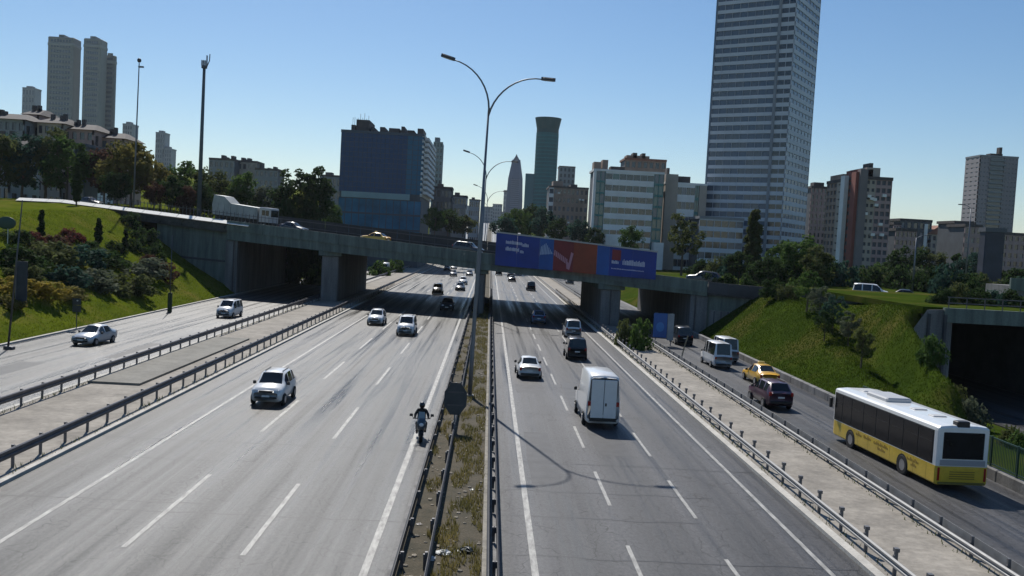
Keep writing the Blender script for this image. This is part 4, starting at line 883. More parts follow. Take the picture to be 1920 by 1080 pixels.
# ---------------------------------------------------------------- motorcycle and rider
def make_moto():
    o=thing('motorcycle','dark scooter-like motorcycle coming toward the camera beside the median','motorcycle',(-3.5,53.6,0),PI+R(4))
    k=1.12
    for y in (.72,-.66):
        b=MB(); r=.34; b.loft([[(x,y+q*math.cos(a),.34+q*math.sin(a)) for a in [2*math.pi*j/18 for j in range(18)]] for x,q in ((-.06,r*.72),(-.09,r*.86),(-.05,r),(.05,r),(.09,r*.86),(.06,r*.72))],False); wh=b.build('wheel',tyre_m,o)
        b=MB(); b.tube([(-.05,y,.34),(.05,y,.34)],.24,14); b.build('rim',rim_m,wh)
    b=MB(); b.loft([[(x*w_,y,z0+z*h) for x,z in ((-.6,0),(-1,.3),(-1,.7),(-.6,1),(.6,1),(1,.7),(1,.3),(.6,0))] for y,w_,z0,h in ((.42,.16,.62,.42),(.15,.24,.42,.62),(-.2,.24,.36,.56),(-.55,.2,.5,.42),(-.95,.14,.72,.2))]); b.build('body',paint('moto',(.02,.022,.028)),o,True)
    b=MB(); b.loft([[(x*w_,y,z0+z*h) for x,z in ((-.7,0),(-1,.5),(-.7,1),(.7,1),(1,.5),(.7,0))] for y,w_,z0,h in ((.42,.2,.68,.62),(.62,.24,.66,.62),(.78,.16,.74,.4))]); fr=b.build('fairing',paint('moto_blue',(.045,.065,.09)),o,True)
    b=MB(); b.sph((0,.80,.98),.11,.05,.1,10,6); b.build('headlight',lamp_m,fr,True)
    b=MB(); b.loft([[(-.17,.5,1.25),(.17,.5,1.25),(.17,.53,1.25),(-.17,.53,1.25)],[(-.14,.36,1.62),(.14,.36,1.62),(.14,.39,1.62),(-.14,.39,1.62)]]); b.build('windscreen',M('screen',(.25,.3,.33),.1),fr)
    b=MB(); b.tube([(-.42,.22,1.22),(-.28,.36,1.24),(.28,.36,1.24),(.42,.22,1.22)],.022,6); hb=b.build('handlebar',trim_m,o)
    for s_ in (-1,1): b=MB(); b.rbox(s_*.5-.08,s_*.5+.08,.3,.36,1.36,1.5,.02); b.tube([(s_*.34,.3,1.24),(s_*.5,.33,1.38)],.012,5); b.build('mirror',trim_m,hb)
    for s_ in (-1,1): b=MB(); b.tube([(s_*.1,.45,.9),(s_*.1,.72,.34)],.03,6); b.build('fork',steel,o)
    b=MB(); b.rbox(-.16,.16,-.9,.05,.9,1.0,.04); b.build('seat',M('seat',(.012,.012,.012),.7),o)
    b=MB(); b.tube([(.2,-.3,.3),(.22,-1.0,.42)],.06,8); b.build('exhaust',steel,o)
    o.scale=(1.22,1.05,1.06)
    # rider: one skinned body
    r=thing('person','rider in black jacket and black helmet sitting on the motorcycle','person',(-3.5,53.6,0),PI+R(4))
    J=[(0,-.3,1.06,.17),(0,-.25,1.3,.2),(0,-.14,1.55,.22),(0,-.08,1.72,.09),(0,-.03,1.84,.08)]
    J+=[(.2,-.12,1.64,.085),(.33,.04,1.40,.075),(.34,.24,1.25,.05),(.13,-.25,1.0,.1),(.24,.18,.96,.08),(.22,.02,.52,.055),(.22,.16,.44,.05)]
    J+=[(-x,y,z,q) for x,y,z,q in J[5:12]]
    E=[(0,1),(1,2),(2,3),(3,4),(2,5),(5,6),(6,7),(0,8),(8,9),(9,10),(10,11),(2,12),(12,13),(13,14),(0,15),(15,16),(16,17),(17,18)]
    me=bpy.data.meshes.new('body'); me.from_pydata([j[:3] for j in J],E,[]); ob=link('body',me,r)
    me.materials.append(M('black_clothes',(.012,.012,.014),.8,var=.2,scale=6))
    sm=ob.modifiers.new('skin','SKIN'); ob.modifiers.new('sub','SUBSURF').render_levels=2
    for i,j in enumerate(J): me.skin_vertices[0].data[i].radius=(j[3],j[3])
    me.skin_vertices[0].data[0].use_root=True
    b=MB(); b.sph((0,.0,1.93),.15,.18,.185,14,10); hm=b.build('helmet',M('helmet',(.008,.008,.009),.25,coat=.5),r,True)
    b=MB(); b.sph((0,.06,1.94),.125,.135,.075,12,8); b.build('visor',car_glass,hm,True)
    for s_ in (-1,1):                        # gloved hands closed round the grips
        for q in range(4): b=MB(); x=s_*(.33+.022*q); b.tube([(x,.2,1.25),(x,.25,1.268),(x,.27,1.245),(x,.255,1.215),(x,.225,1.208)],.011,5); b.build('finger',M('glove',(.012,.012,.013),.7),r,True)
        r.scale=(1.15,1.05,1.06)
        b=MB(); b.tube([(s_*.3,.2,1.23),(s_*.305,.24,1.205),(s_*.335,.255,1.2)],.012,5); b.build('thumb',M('glove'),r,True)
make_moto()
# ================================================================ VEGETATION
def leafm(name,c1,c2,tr=.42):
    c1=tuple(x*1.35 for x in c1); c2=tuple(x*1.35 for x in c2); return M('leaf_'+name,c1,.75,col2=c2,scale=.9,trans=tr,spec=.04)
LF={'dark':leafm('dark',(.035,.06,.018),(.018,.034,.012)),'green':leafm('green',(.07,.115,.028),(.035,.065,.018)),'olive':leafm('olive',(.085,.10,.035),(.045,.055,.02)),'grey':leafm('grey',(.10,.115,.075),(.055,.07,.045)),'brown':leafm('brown',(.085,.045,.03),(.04,.022,.018)),'yellow':leafm('yellow',(.26,.19,.03),(.12,.11,.025)),'gold':leafm('gold',(.15,.13,.035),(.06,.06,.02)),'red':leafm('red',(.13,.035,.03),(.05,.025,.02)),'teal':leafm('teal',(.035,.075,.055),(.02,.045,.033))}
bark=M('bark',(.10,.075,.055),.95,var=.3,scale=3,bump=.4)
rs=random.Random(11)
CROWNS={}
def crown_mesh(kind,seed,nblob,nleaf,size,asp=2.):
    """leaf cards gathered in many small clumps; x,y within -1..1 and z 0..asp, scaled evenly by the object"""
    key=(kind,seed,asp)
    if key in CROWNS: return CROWNS[key]
    q=random.Random(seed*13+5+int(asp*10)); b=MB(); blobs=[]
    f=max(1.,asp/2); nblob=int(nblob*f); nleaf=int(nleaf*f)
    for i in range(nblob):
        for _ in range(80):
            x,y,z=q.uniform(-1,1),q.uniform(-1,1),q.uniform(0,1)
            if kind=='column': z=(i+q.random())/nblob; x*=.75; y*=.75
            if kind=='round': ok=(x*x+y*y)+((z-.48)/.52)**2<1; rr=q.uniform(.16,.34)
            elif kind=='column': ok=x*x+y*y<max(.02,(1-abs(z-.4)*1.2)**2*.6); rr=q.uniform(.28,.42)*(1.1-.6*z)
            elif kind=='cone': ok=x*x+y*y<(1-z)**2*.8; rr=q.uniform(.14,.28)
            elif kind=='block': ok=x*x+y*y<1 and z<1-.2*(x*x+y*y); rr=q.uniform(.2,.34)
            elif kind=='bush': ok=x*x+y*y+(z)**2<1; rr=q.uniform(.18,.34)
            else: ok=(x*x+y*y)<(.5+.5*math.sin(z*3.1))**2 and (z>.25 or x*x+y*y>.1); rr=q.uniform(.14,.28)
            if ok and (kind=='column' or x*x+y*y+(2*z-1)**2>.2 or q.random()<.4): break
        blobs.append((x*.84,y*.84,(.08+z*.84),rr))
    per=nleaf//nblob
    for x,y,z,r in blobs:
        for k in range(per):
            u=Vector((q.gauss(0,1),q.gauss(0,1),q.gauss(0,1))).normalized(); d=r*(.35+.75*q.random()**.6)
            p=Vector((x+u.x*d,y+u.y*d,z*asp+u.z*d*.8))
            n=(u*.6+Vector((q.gauss(0,.6),q.gauss(0,.6),q.gauss(0,.6)+.5))).normalized()
            t=n.orthogonal().normalized(); t.rotate(Matrix.Rotation(q.uniform(0,6.28),3,n)); s2=n.cross(t); s=size*q.uniform(.5,1.3)
            b.poly([p+t*s,p+s2*s*.6+n*s*.12,p-t*s,p-s2*s*.6+n*s*.12])
    me=b.mesh('crown'); CROWNS[key]=(me,blobs); return CROWNS[key]
def tree(label,x,y,z0,h,rad,leaf,kind='round',seed=1,trunk=.28,name='broadleaf_tree',group=None,dens=1.,rz=None,cat='tree'):
    """h total height, rad crown radius, trunk: share of the height below the crown"""
    o=thing(name,label,cat,(x,y,z0),rs.uniform(0,6.28) if rz is None else rz,group)
    ch=h*(1-trunk); cz=h*trunk; asp=max(1.,round(ch/rad/1.12*2)/2)
    me,blobs=crown_mesh(kind,seed,*{'round':(40,2900,.075),'column':(18,1500,.26),'cone':(24,1300,.10),'block':(40,3200,.085),'bush':(18,1100,.10),'open':(30,1500,.08)}[kind],asp)
    link('crown',me,o,(0,0,cz),0,(rad*1.12,rad*1.12,ch/asp),mat=LF[leaf])
    b=MB(); tr=max(.06,h*.018)
    lean=rs.uniform(-.03,.03)*h
    b.tube([(0,0,-.6),(lean*.2,0,cz*.6),(lean*.6,lean*.3,cz+ch*.25),(lean,lean*.4,cz+ch*.62)],[tr*1.25,tr,tr*.7,tr*.2],7)
    for k in range(5 if kind!='bush' else 3):
        bx,by,bz,r=blobs[(k*5+seed)%len(blobs)]
        zs=cz+ch*max(.02,bz*.45-.1); b.tube([(lean*.4,0,zs),(lean*.3+bx*rad*.5,by*rad*.5,zs+ch*.12),(bx*rad*.9,by*rad*.9,cz+bz*ch)],[tr*.5,tr*.34,tr*.1],5)
    b.build('trunk',bark,o)
    return o
def bush(label,x,y,z0,h,rad,leaf,seed=1,name='shrub',group=None,ry=None):
    o=thing(name,label,'shrub',(x,y,z0),rs.uniform(0,6.28),group)
    me,blobs=crown_mesh('bush',seed,22,1500,.085,1.)
    link('foliage',me,o,(0,0,-.1*h),0,(rad,ry or rad,h),mat=LF[leaf])
    for k in range(4):
        bx,by,bz,r=blobs[k*3]; b=MB(); b.tube([(0,0,-.3),(bx*rad*.5,by*rad*.5,h*.3),(bx*rad*.9,by*rad*.9,bz*h*.8)],[.07,.05,.02],5); b.build('stem',bark,o)
    return o
def cypress(label,x,y,z0,h,rad,leaf='dark',seed=1,group=None): return tree(label,x,y,z0,h,rad,leaf,'column',seed,.06,'cypress_tree',group)
def onbank(px,py,fn,y0=60,y1=200):
    d=ray(px,py); y=y0
    while y<y1:
        t=y/d.y; p=Vector((0,0,CAM_H))+d*t
        if p.z<fn(p.x,p.y): return p
        y+=.25
    return p
# -- left bank planting
GL='shrubs on the left grass bank'
for i,(px,py,h,r,leaf,lab) in enumerate([
 (30,500,3.2,4.2,'dark','dark green shrub mass at the left edge of the bank'),(95,492,3.0,4.0,'olive','olive shrub left of the middle of the planted bank'),(150,495,3.0,4.2,'teal','blue-green shrub in the middle of the planted bank'),(205,497,3.3,4.4,'dark','dark green shrub below the right pair of small cypresses'),(262,515,3.2,4.4,'grey','grey-green shrub at the right of the planted bank'),
 (120,530,2.6,3.6,'teal','blue-green shrub above the yellow flowering bushes'),(180,540,2.8,4.0,'grey','grey-green shrub bulging over a dark shadow low on the bank'),(235,548,2.9,4.2,'olive','olive shrub lowest on the planted bank'),(300,520,3.4,2.8,'brown','red-brown shrub at the right end of the planting, nearest the bridge wall'),(280,500,2.4,2.0,'brown','small brown shrub uphill of the red-brown end shrub'),
 (132,448,2.0,2.2,'red','dark red flowering shrub near the top of the bank'),(60,452,1.5,2.2,'red','low reddish shrub left of the first small cypress'),(105,458,1.6,2.4,'brown','low brown shrub right of the first small cypress'),(20,448,1.8,2.6,'dark','low dark shrub high on the bank at the left edge'),(165,470,1.8,2.4,'dark','small dark shrub left of the middle cypress'),(70,470,1.6,2.6,'olive','low olive shrub under the reddish flowers'),(215,470,1.8,2.0,'dark','small dark shrub between the two right cypresses'),
 (20,545,1.9,3.0,'yellow','yellow flowering bush at the left edge'),(70,550,2.1,3.4,'yellow','yellow flowering bush right of the dark banner'),(120,558,1.7,2.8,'gold','golden bush at the right end of the yellow flowering row'),(10,572,1.4,2.0,'gold','small golden bush lowest at the left edge'),
 (250,470,2.2,2.2,'dark','dark shrub against the sunny grass edge'),(40,525,2.0,2.6,'olive','olive shrub directly behind the dark banner')]):
    p=onbank(px,py,left_h); bush(lab,p.x,p.y,p.z-.15,h,r,leaf,1+i%5,group=GL)
for px,py,h,r,lab in [(77,447,4.2,.62,'small dark cypress high on the left bank, leftmost of three'),(184,462,4.6,.68,'small dark cypress in the middle of the left bank'),(235,472,3.8,.6,'small dark cypress nearest the bridge on the left bank'),(143,386,8.5,1.0,'dark cypress standing at the top edge of the left bank')]:
    p=onbank(px,py,left_h); cypress(lab,p.x,p.y,p.z-.1,h,r,'dark',2)
for px,py,r,lab in [(245,425,2.6,'dark ivy mound where the railing meets the bank'),(268,455,3.0,'dark ivy mound hanging beside the bridge wing wall'),(290,485,2.4,'dark ivy mound lowest beside the bridge wing wall')]:
    p=onbank(px,py,left_h); bush(lab,p.x,p.y,p.z-.3,3.2,r,'dark',3,group='ivy beside the wing wall')
# -- trees behind the upper road, left
TL=[(-5,370,236,195,5.2,'olive','round','pale olive tree at the left edge behind the black sedan'),(40,372,240,200,5.0,'teal','round','blue-green tree behind the black sedan'),(85,372,236,204,6.0,'olive','open','tall willowy olive tree in the left tree clump'),(125,374,250,200,5.4,'green','round','green tree right of the willowy olive tree'),(195,378,272,205,4.6,'brown','round','reddish brown tree left of the golden tree'),(245,380,262,200,7.0,'gold','round','big golden-green domed tree behind the lamp mast'),(300,386,300,206,4.2,'gold','round','golden tree right of the big domed tree'),(288,386,335,192,2.2,'brown','round','small red-brown tree beneath the golden domed tree'),(350,390,340,194,2.2,'brown','round','small red-brown tree left of the tall camera mast'),(345,390,298,215,5.0,'green','round','green tree behind the tall camera mast'),(395,392,310,212,4.4,'olive','round','olive tree between the camera mast and the truck'),(455,398,310,214,4.8,'green','round','bushy green tree right behind the tipper truck'),(495,400,335,216,3.8,'grey','round','pale grey-green tree left of the dark round tree'),(625,415,372,240,2.6,'green','round','small green tree at the left corner of the glass block'),(170,376,282,215,4.4,'dark','round','dark tree in the gap beside the blue building'),(430,398,330,222,4.0,'dark','round','dark tree behind the raised back of the truck'),(220,380,320,190,3.2,'dark','round','dark low tree in front of the golden domed tree'),(320,388,325,196,3.4,'dark','round','dark low tree between the two small red-brown trees'),(375,392,330,198,3.0,'dark','round','dark low tree at the foot of the camera mast')]
for i,(px,pb,pt,Y,r,leaf,kind,lab) in enumerate(TL):
    a=at(px,pb,Y); c=at(px,pt,Y); z0=min(a.z,left_h(a.x,Y)); tree(lab,a.x,Y,z0,c.z-z0,r,leaf,kind,1+i%4,.16,group='trees behind the upper road')
# the big dark block-shaped tree
for px,r,lab,pt in [(545,4.3,'big dark clipped tree on the overpass, left half of the dark pair',292),(587,4.1,'big dark clipped tree on the overpass, right half of the dark pair',296)]:
    Y=205; a=at(px,425,Y); c=at(px,pt,Y); z0=left_h(a.x,Y)-1; tree(lab,a.x,Y,z0,c.z-z0,r,'dark','block',3,.04,group='dark clipped trees')
    bush('dark underbrush at the foot of the '+('left' if px==545 else 'right')+' big clipped tree',a.x,Y-3,z0,(c.z-z0)*.75,r*1.05,'dark',2)
p=at(183,455,200)
# -- centre, beyond the overpass
CT=[(945,445,405,330,5,'teal','blue-green tree just right of the lamp columns'),(968,445,390,340,6,'green','green tree below the pointed skyscraper'),(995,445,372,350,7,'dark','dark tree below the flared teal tower'),(1018,445,385,330,5,'teal','blue-green tree left of the brown flats'),(1045,450,405,310,4,'dark','dark tree in front of the brown flats'),(1085,452,410,300,4.2,'teal','blue-green tree at the right end of the brown flats'),(840,430,390,330,5,'dark','dark tree below the dark low block'),(868,432,402,360,5,'olive','olive tree beside the oncoming lanes beyond the bridge'),(815,430,385,320,4,'green','green tree at the right corner of the glass block'),(1182,465,420,210,2.7,'green','bright green tree in front of the striped office'),(1278,500,398,200,4.4,'olive','airy olive tree left of the tallest tower'),(1115,460,425,290,3.4,'dark','dark tree at the left corner of the striped office')]
for i,(px,pb,pt,Y,r,leaf,lab) in enumerate(CT):
    a=at(px,pb,Y); c=at(px,pt,Y); z0=a.z-2; tree(lab,a.x,Y,z0,c.z-z0,r,leaf,'open' if px==1278 else 'round',1+i%4,.12 if px!=1278 else .3)
for i,(px,py,Y,lab) in enumerate([(712,500,260,'green bush beside the left service road beyond the bridge'),(740,495,285,'second green bush further along the left service road'),(590,515,200,'sunlit bush seen through the left span'),(1075,520,300,'green bush beside the right service road beyond the bridge')]):
    a=at(px,py,Y); bush(lab,a.x,Y,zf(Y)-.1,5,4,'green',1+i%4)
# -- right side trees
RT=[(1408,520,385,175,1.9,'olive','column','tall poplar in front of the tallest tower'),(1385,525,470,170,2.6,'dark','round','dark low tree left of the poplar'),(1462,535,440,165,3.4,'green','round','green tree right of the poplar'),(1500,545,430,150,3.4,'green','round','green tree left of the red apartments'),(1530,550,455,140,2.6,'olive','round','olive tree at the foot of the red apartments'),(1440,530,480,150,2.4,'dark','round','dark small tree between poplar and green tree'),(1700,545,450,190,4.0,'dark','round','dark tree right of the red apartments'),(1738,548,455,195,3.6,'olive','round','olive tree by the pale lamp pole on the right'),(1785,552,450,190,5.0,'dark','cone','dark pointed conifer on the right'),(1825,555,470,185,4.0,'teal','round','blue-green tree left of the dark pylon'),(1720,555,500,160,2.6,'grey','round','pale grey-green tree behind the white van'),(1760,560,505,150,2.4,'green','round','green tree above the corner of the underpass'),(1905,560,500,150,3.2,'dark','round','dark tree at the right edge behind the viaduct'),(1655,530,490,200,3.0,'green','round','small green tree at the right corner of the red apartments'),(1600,535,500,200,3.0,'olive','round','olive tree at the foot of the red strips'),(1560,540,495,190,2.8,'teal','round','blue-green tree at the left foot of the red apartments'),(1805,565,520,140,1.8,'olive','round','olive tree above the underpass edge')]
for i,(px,pb,pt,Y,r,leaf,kind,lab) in enumerate(RT):
    a=at(px,pb,Y); c=at(px,pt,Y); z0=min(a.z,right_h(a.x,Y)+.2); tree(lab,a.x,Y,z0,c.z-z0,r,leaf,kind,1+i%4,.14,group='trees right of the overpass')
# young trees in the gully between the two right banks
for i,(px,py,h,r,leaf,lab) in enumerate([(1512,585,5.2,1.7,'green','young tree at the top of the gully on the right bank'),(1535,610,4.6,1.5,'grey','pale young tree second from the top of the gully'),(1560,625,4.4,1.5,'teal','blue-green young tree in the middle of the gully'),(1590,650,4.0,1.2,'grey','thin grey young tree below the middle of the gully'),(1614,690,4.2,1.0,'olive','thin olive sapling low in the gully behind the bus'),(1545,640,3.4,1.1,'dark','dark sapling among the gully trees')]):
    p=onbank(px,py,right_h,60,140); tree(lab,p.x,p.y,p.z-.2,h,r,leaf,'open',1+i%4,.25,'young_tree','young trees in the gully')
for i,(px,py,Y,h,r,leaf,lab) in enumerate([(1770,760,78,3.6,2.0,'grey','dry grey shrub behind the bus left of the dark underpass'),(1795,735,80,3.4,1.5,'olive','olive shrub at the mouth of the underpass'),(1820,780,76,3.0,1.8,'grey','grey shrub lowest in front of the underpass'),(1765,690,84,2.6,1.3,'teal','blue-green shrub against the wing wall'),(1890,815,66,2.6,1.6,'olive','olive shrub behind the roadside fence at the right edge'),(1915,820,64,2.4,1.4,'green','green shrub cut by the right edge behind the fence'),(1740,745,76,2.4,1.5,'green','green shrub beside the pale stair rail')]):
    a=at(px,py,Y); zg=right_h(a.x,Y); bush(lab,a.x,Y,zg-.1,h,r,leaf,1+i%4,group='shrubs by the underpass')
for i,(px,py,h,r,lab) in enumerate([(1170,648,3.4,1.7,'dark green bush on the right separator left of the blue sign'),(1198,655,4.0,1.7,'taller light green bush on the right separator left of the blue sign')]):
    p=on(px,py,.15); bush(lab,p.x,p.y,.1,h,r,'green' if i else 'olive',2+i)
# hedge and scrub that hide the foot of the right-hand buildings
HG=[(1310,505,185,2.6,3.2,'dark'),(1345,508,180,3.0,3.6,'olive'),(1372,512,172,2.8,4.4,'teal'),(1425,525,158,3.0,4.2,'dark'),(1482,532,150,3.0,5.0,'dark'),(1515,540,142,2.8,4.6,'green'),(1548,540,150,3.2,5.4,'dark'),(1580,540,150,3.0,5.0,'teal'),(1618,542,155,3.2,5.2,'dark'),(1648,542,160,3.0,4.6,'olive'),(1690,548,150,3.2,5.2,'dark'),(1735,552,140,3.0,4.8,'dark'),(1775,556,136,3.0,5.6,'teal'),(1812,560,132,2.8,5.2,'dark'),(1850,560,140,2.6,4.6,'olive'),(1890,566,128,2.8,4.4,'dark'),(1915,570,125,2.6,4.0,'teal'),(1450,548,120,1.8,2.4,'dark'),(1475,552,118,1.7,2.2,'olive'),(1330,522,133,1.6,1.8,'dark'),(1365,530,131,1.8,2.0,'dark'),(1400,540,129,1.8,2.2,'dark')]
COLN={'dark':'dark green','olive':'olive','teal':'blue-green','green':'fresh green'}
WHERE=['at the right end of the billboard','left of the tower foot','in front of the tower podium','at the foot of the poplar','just right of the poplar','left of the red apartments','under the mauve flats','under the red strips','under the red apartments corner','right of the red apartments','left of the pale lamp pole','right of the pale lamp pole','below the pointed conifer','right of the pointed conifer','left of the dark pylon','right of the dark pylon','at the right picture edge','above the top of the grass bank','at the top of the gully','beside the dark car on the cross road','behind the cross-road parapet','at the end of the cross-road parapet']
for i,((px,py,Y,r,h,leaf),wh_) in enumerate(zip(HG,WHERE)):
    a=at(px,py,Y); z0=max(min(a.z,8),right_h(a.x,Y)) if Y<195 else a.z
    bush(COLN[leaf]+' scrub bush '+wh_,a.x,Y,z0-.4,h,r,leaf,1+i%5,group='scrub along the cross road')
for i,(px,py,Y,r,h,leaf,lab) in enumerate([(1765,575,96,1.6,2.2,'dark','dark shrub on the lawn above the underpass, nearest the wing wall'),(1795,578,98,1.8,2.6,'olive','olive shrub second along the lawn above the underpass'),(1835,580,97,1.7,2.2,'dark','dark shrub in the middle of the lawn above the underpass'),(1868,582,98,1.6,2.4,'teal','blue-green shrub toward the right of the lawn above the underpass'),(1905,584,97,1.8,2.4,'dark','dark shrub at the right picture edge above the underpass')]):
    a=at(px,py,Y); bush(lab,a.x,Y,7.6,h,r,leaf,1+i,group='shrubs on the lawn above the underpass')
# -- grass: blades on both banks and dry tufts in the median
def grass(name,label,pts,col,h0,h1,wd):
    q=random.Random(3); b=MB()
    for x,y,z in pts:
        a=q.uniform(0,6.28); h=q.uniform(h0,h1); dx,dy=math.cos(a)*wd,math.sin(a)*wd; lx,ly=q.uniform(-.5,.5)*h,q.uniform(-.5,.5)*h
        i=len(b.v); b.v+=[(x-dx,y-dy,z-.03),(x+dx,y+dy,z-.03),(x+lx,y+ly,z+h)]; b.f.append((i,i+1,i+2)); b.m.append(0)
    return tag(b.build(name,col),label,'grass',kind='stuff')
q=random.Random(5); pts=[]
while len(pts)<42000:
    x,y=q.uniform(-70,-43.9),q.uniform(78,172); pts.append((x,y,left_h(x,y)))
grass('grass','uneven green grass covering the left bank',pts,leafm('grassl',(.095,.12,.008),(.06,.082,.007),.5),.06,.24,.045)
pts=[]
while len(pts)<42000:
    x,y=q.uniform(29.9,50),q.uniform(66,128); z=right_h(x,y)
    if z>.05: pts.append((x,y,z))
grass('grass','deep green grass covering the right banks',pts,leafm('grassr',(.040,.062,.007),(.024,.040,.005),.5),.06,.22,.045)
pts=[]
while len(pts)<16000:
    y=18+q.random()**2*150; x=q.uniform(-2.6,.25)
    if noise.noise(Vector((x*1.2,y*.35,9)))>-.12+.3*(x<-1.2): pts.append((x,y,.2))
grass('dry_grass','patchy dry yellow grass growing along the median',pts,leafm('dry',(.22,.18,.07),(.11,.105,.035),.3),.08,.35,.03)
pts=[]
while len(pts)<5000:
    y=q.uniform(25,200); x=q.choice([-43.6-q.random()**2*1.2,-28.5+q.random()*.4,-21.6+q.random()*.5,15.5+q.random()*.4,20.2-q.random()*.5]); pts.append((x,y,.14 if x>-43 else left_h(x,y)))
grass('weeds','thin weeds along the kerbs and separators',pts,LF['olive'],.06,.3,.03)
# stones scattered on the median soil
b=MB()
for k in range(500):
    x,y=q.uniform(-2.5,.2),18+q.random()**2*110; s=q.uniform(.03,.13); b.sph((x,y,.2),s,s*q.uniform(.6,1.3),s*.7,5,3)
tag(b.build('stones',M('stone',(.32,.28,.22),.9,var=.3,scale=4)),'small pale stones scattered over the median soil','stones',kind='stuff')

# ================================================================ STREET FURNITURE
lampm=M('lamp_steel',(.17,.185,.21),.5,.6,var=.1,scale=1); headm=M('lamp_head',(.05,.055,.06),.5)
def double_lamp(label,x,y,z=0.):
    o=thing('street_lamp',label,'street lamp',(x,y,z),0,'double-armed lamps on the median')
    b=MB(); b.rbox(-.35,.35,-.35,.35,0,.35,.05); b.build('base',concrete,o)
    b=MB(); b.tube([(0,0,.3),(.02,0,3),(.15,0,12),(.3,0,21.1)],[.17,.16,.12,.075],10); b.build('pole',lampm,o,True)
    tilt=R(9)
    for s_ in (-1,1):
        P=[]
        for k in range(11):
            t=k/10; u=s_*3.3*(1-math.cos(t*math.pi/2))*.92+s_*t*.3; v=3.45*math.sin(t*math.pi/2*.98)
            P.append((.3+u*math.cos(tilt)+v*math.sin(tilt),0,21.0+v*math.cos(tilt)-u*math.sin(tilt)))
        b=MB(); b.tube(P,[.075-.003*k for k in range(11)],8); arm=b.build('arm',lampm,o,True)
        e=Vector(P[-1]); d=(Vector(P[-1])-Vector(P[-2])).normalized(); a=math.atan2(d.z,abs(d.x))
        b=MB(); b.loft([[(x_,y_*w_,z_) for y_,z_ in ((-.2,-.06),(-.2,.08),(-.1,.17),(.1,.17),(.2,.08),(.2,-.06))] for x_,w_ in ((-.1,.5),(.1,1),(.75,1.1),(.95,.7))]); hd=b.build('lamp_head',headm,arm,False,e,(0,-a if s_>0 else a,0 if s_>0 else 0))
        if s_<0: hd.scale=(-1,1,1)
        b=MB(); b.box(.12,.8,-.16,.16,-.075,-.055); b.build('lens',M('lens',(.6,.62,.6),.2),hd)
double_lamp('double-armed street lamp nearest the camera on the median',-.95,68)
double_lamp('double-armed street lamp on the median just before the overpass',-1.5,140.5)
double_lamp('double-armed street lamp on the median, first beyond the overpass',-1.6,228)
double_lamp('double-armed street lamp farthest away on the median',-1.6,318,zf(318))
def single_lamp(label,x,y,z0,h,arm=2.2,dirx=1,name='lamp_post',th=1.,m=None):
    o=thing(name,label,'lamp post',(x,y,z0)); b=MB(); b.tube([(0,0,-.5),(0,0,h*.6),(0,0,h)],[.16*th,.12*th,.07*th],8); b.build('pole',m or lampm,o,True)
    if arm:
        b=MB(); b.tube([(0,0,h-.1),(dirx*arm*.5,0,h+.35),(dirx*arm,0,h+.45)],.05,6); ar=b.build('arm',lampm,o,True)
        x0,x1=sorted((dirx*arm,dirx*(arm+.7))); b=MB(); b.rbox(x0,x1,-.15,.15,h+.38,h+.55,.04); b.build('lamp_head',headm,ar)
    return o
# tall thin mast with globe camera
a=at(250,385,185); c=at(261,118,185); o=thing('camera_mast','thin leaning mast with a small round head on the left skyline','mast',(a.x,185,a.z-2))
b=MB(); b.tube([(0,0,0),(c.x-a.x,0,c.z-a.z+2)],[.2,.1],8); b.build('pole',lampm,o,True); e=Vector((c.x-a.x,0,c.z-a.z+2))
b=MB(); b.sph(e+Vector((0,0,.5)),.42,.42,.45,10,6); b.build('camera_head',headm,o,True); b=MB(); b.box(e.x-.1,e.x+.9,-.2,.2,e.z-.9,e.z-.6); b.build('bracket',lampm,o)
a=at(373,392,190); c=at(383,128,190); o=thing('antenna_mast','thick tall mast with antenna cage and whip on top','mast',(a.x,190,a.z-2)); e=Vector((c.x-a.x,0,c.z-a.z+2))
b=MB(); b.tube([(0,0,0),tuple(e)],[.46,.3],10); b.build('pole',M('mast_green',(.10,.13,.135),.6,.3),o,True)
b=MB(); b.tube([e,e+Vector((0,0,.5))],.6,10); b.build('platform',steel_dark,o)
for k in range(4): b=MB(); x=e.x-.5+k*.33; b.box(x-.06,x+.06,-.3,.3,e.z+.5,e.z+(1.6 if k!=3 else 2.6)); b.build('antenna',lampm,o)
b=MB(); b.tube([e+Vector((.5,0,.3)),e+Vector((1.0,0,1.6)),e+Vector((1.05,0,2.9))],.1,6); b.build('whip',steel_dark,o)
# service-road poles on the left
p=on(17,655); o=single_lamp('dark leaning lamp post at the left edge beside the service road',p.x-.1,p.y,0,13.2,0,th=.6,m=steel_dark); o.rotation_euler=(0,R(4),0); b=MB(); b.rbox(-.3,.5,-.3,.3,0,.3,.05); b.build('base',steel_dark,o)
p=on(318,585); o=single_lamp('thin pole at the kerb in front of the left wing wall',p.x,p.y,0,10.2,0,th=.5,m=steel_dark); b=MB(); b.rbox(-.25,.25,-.25,.25,0,2.6,.08); b.build('shrouded_base',M('ivy_base',(.04,.06,.025),.9),o)
a=at(1710,555,140); single_lamp('pale lamp pole on the right behind the white van',a.x,140,a.z-.5,9.5,1.6,1)
a=at(1800,560,160); single_lamp('thin lamp post with left-hanging head left of the right tower',at(1812,500,160).x,160,6.2,at(1800,384,160).z-6.6,1.6,-1)
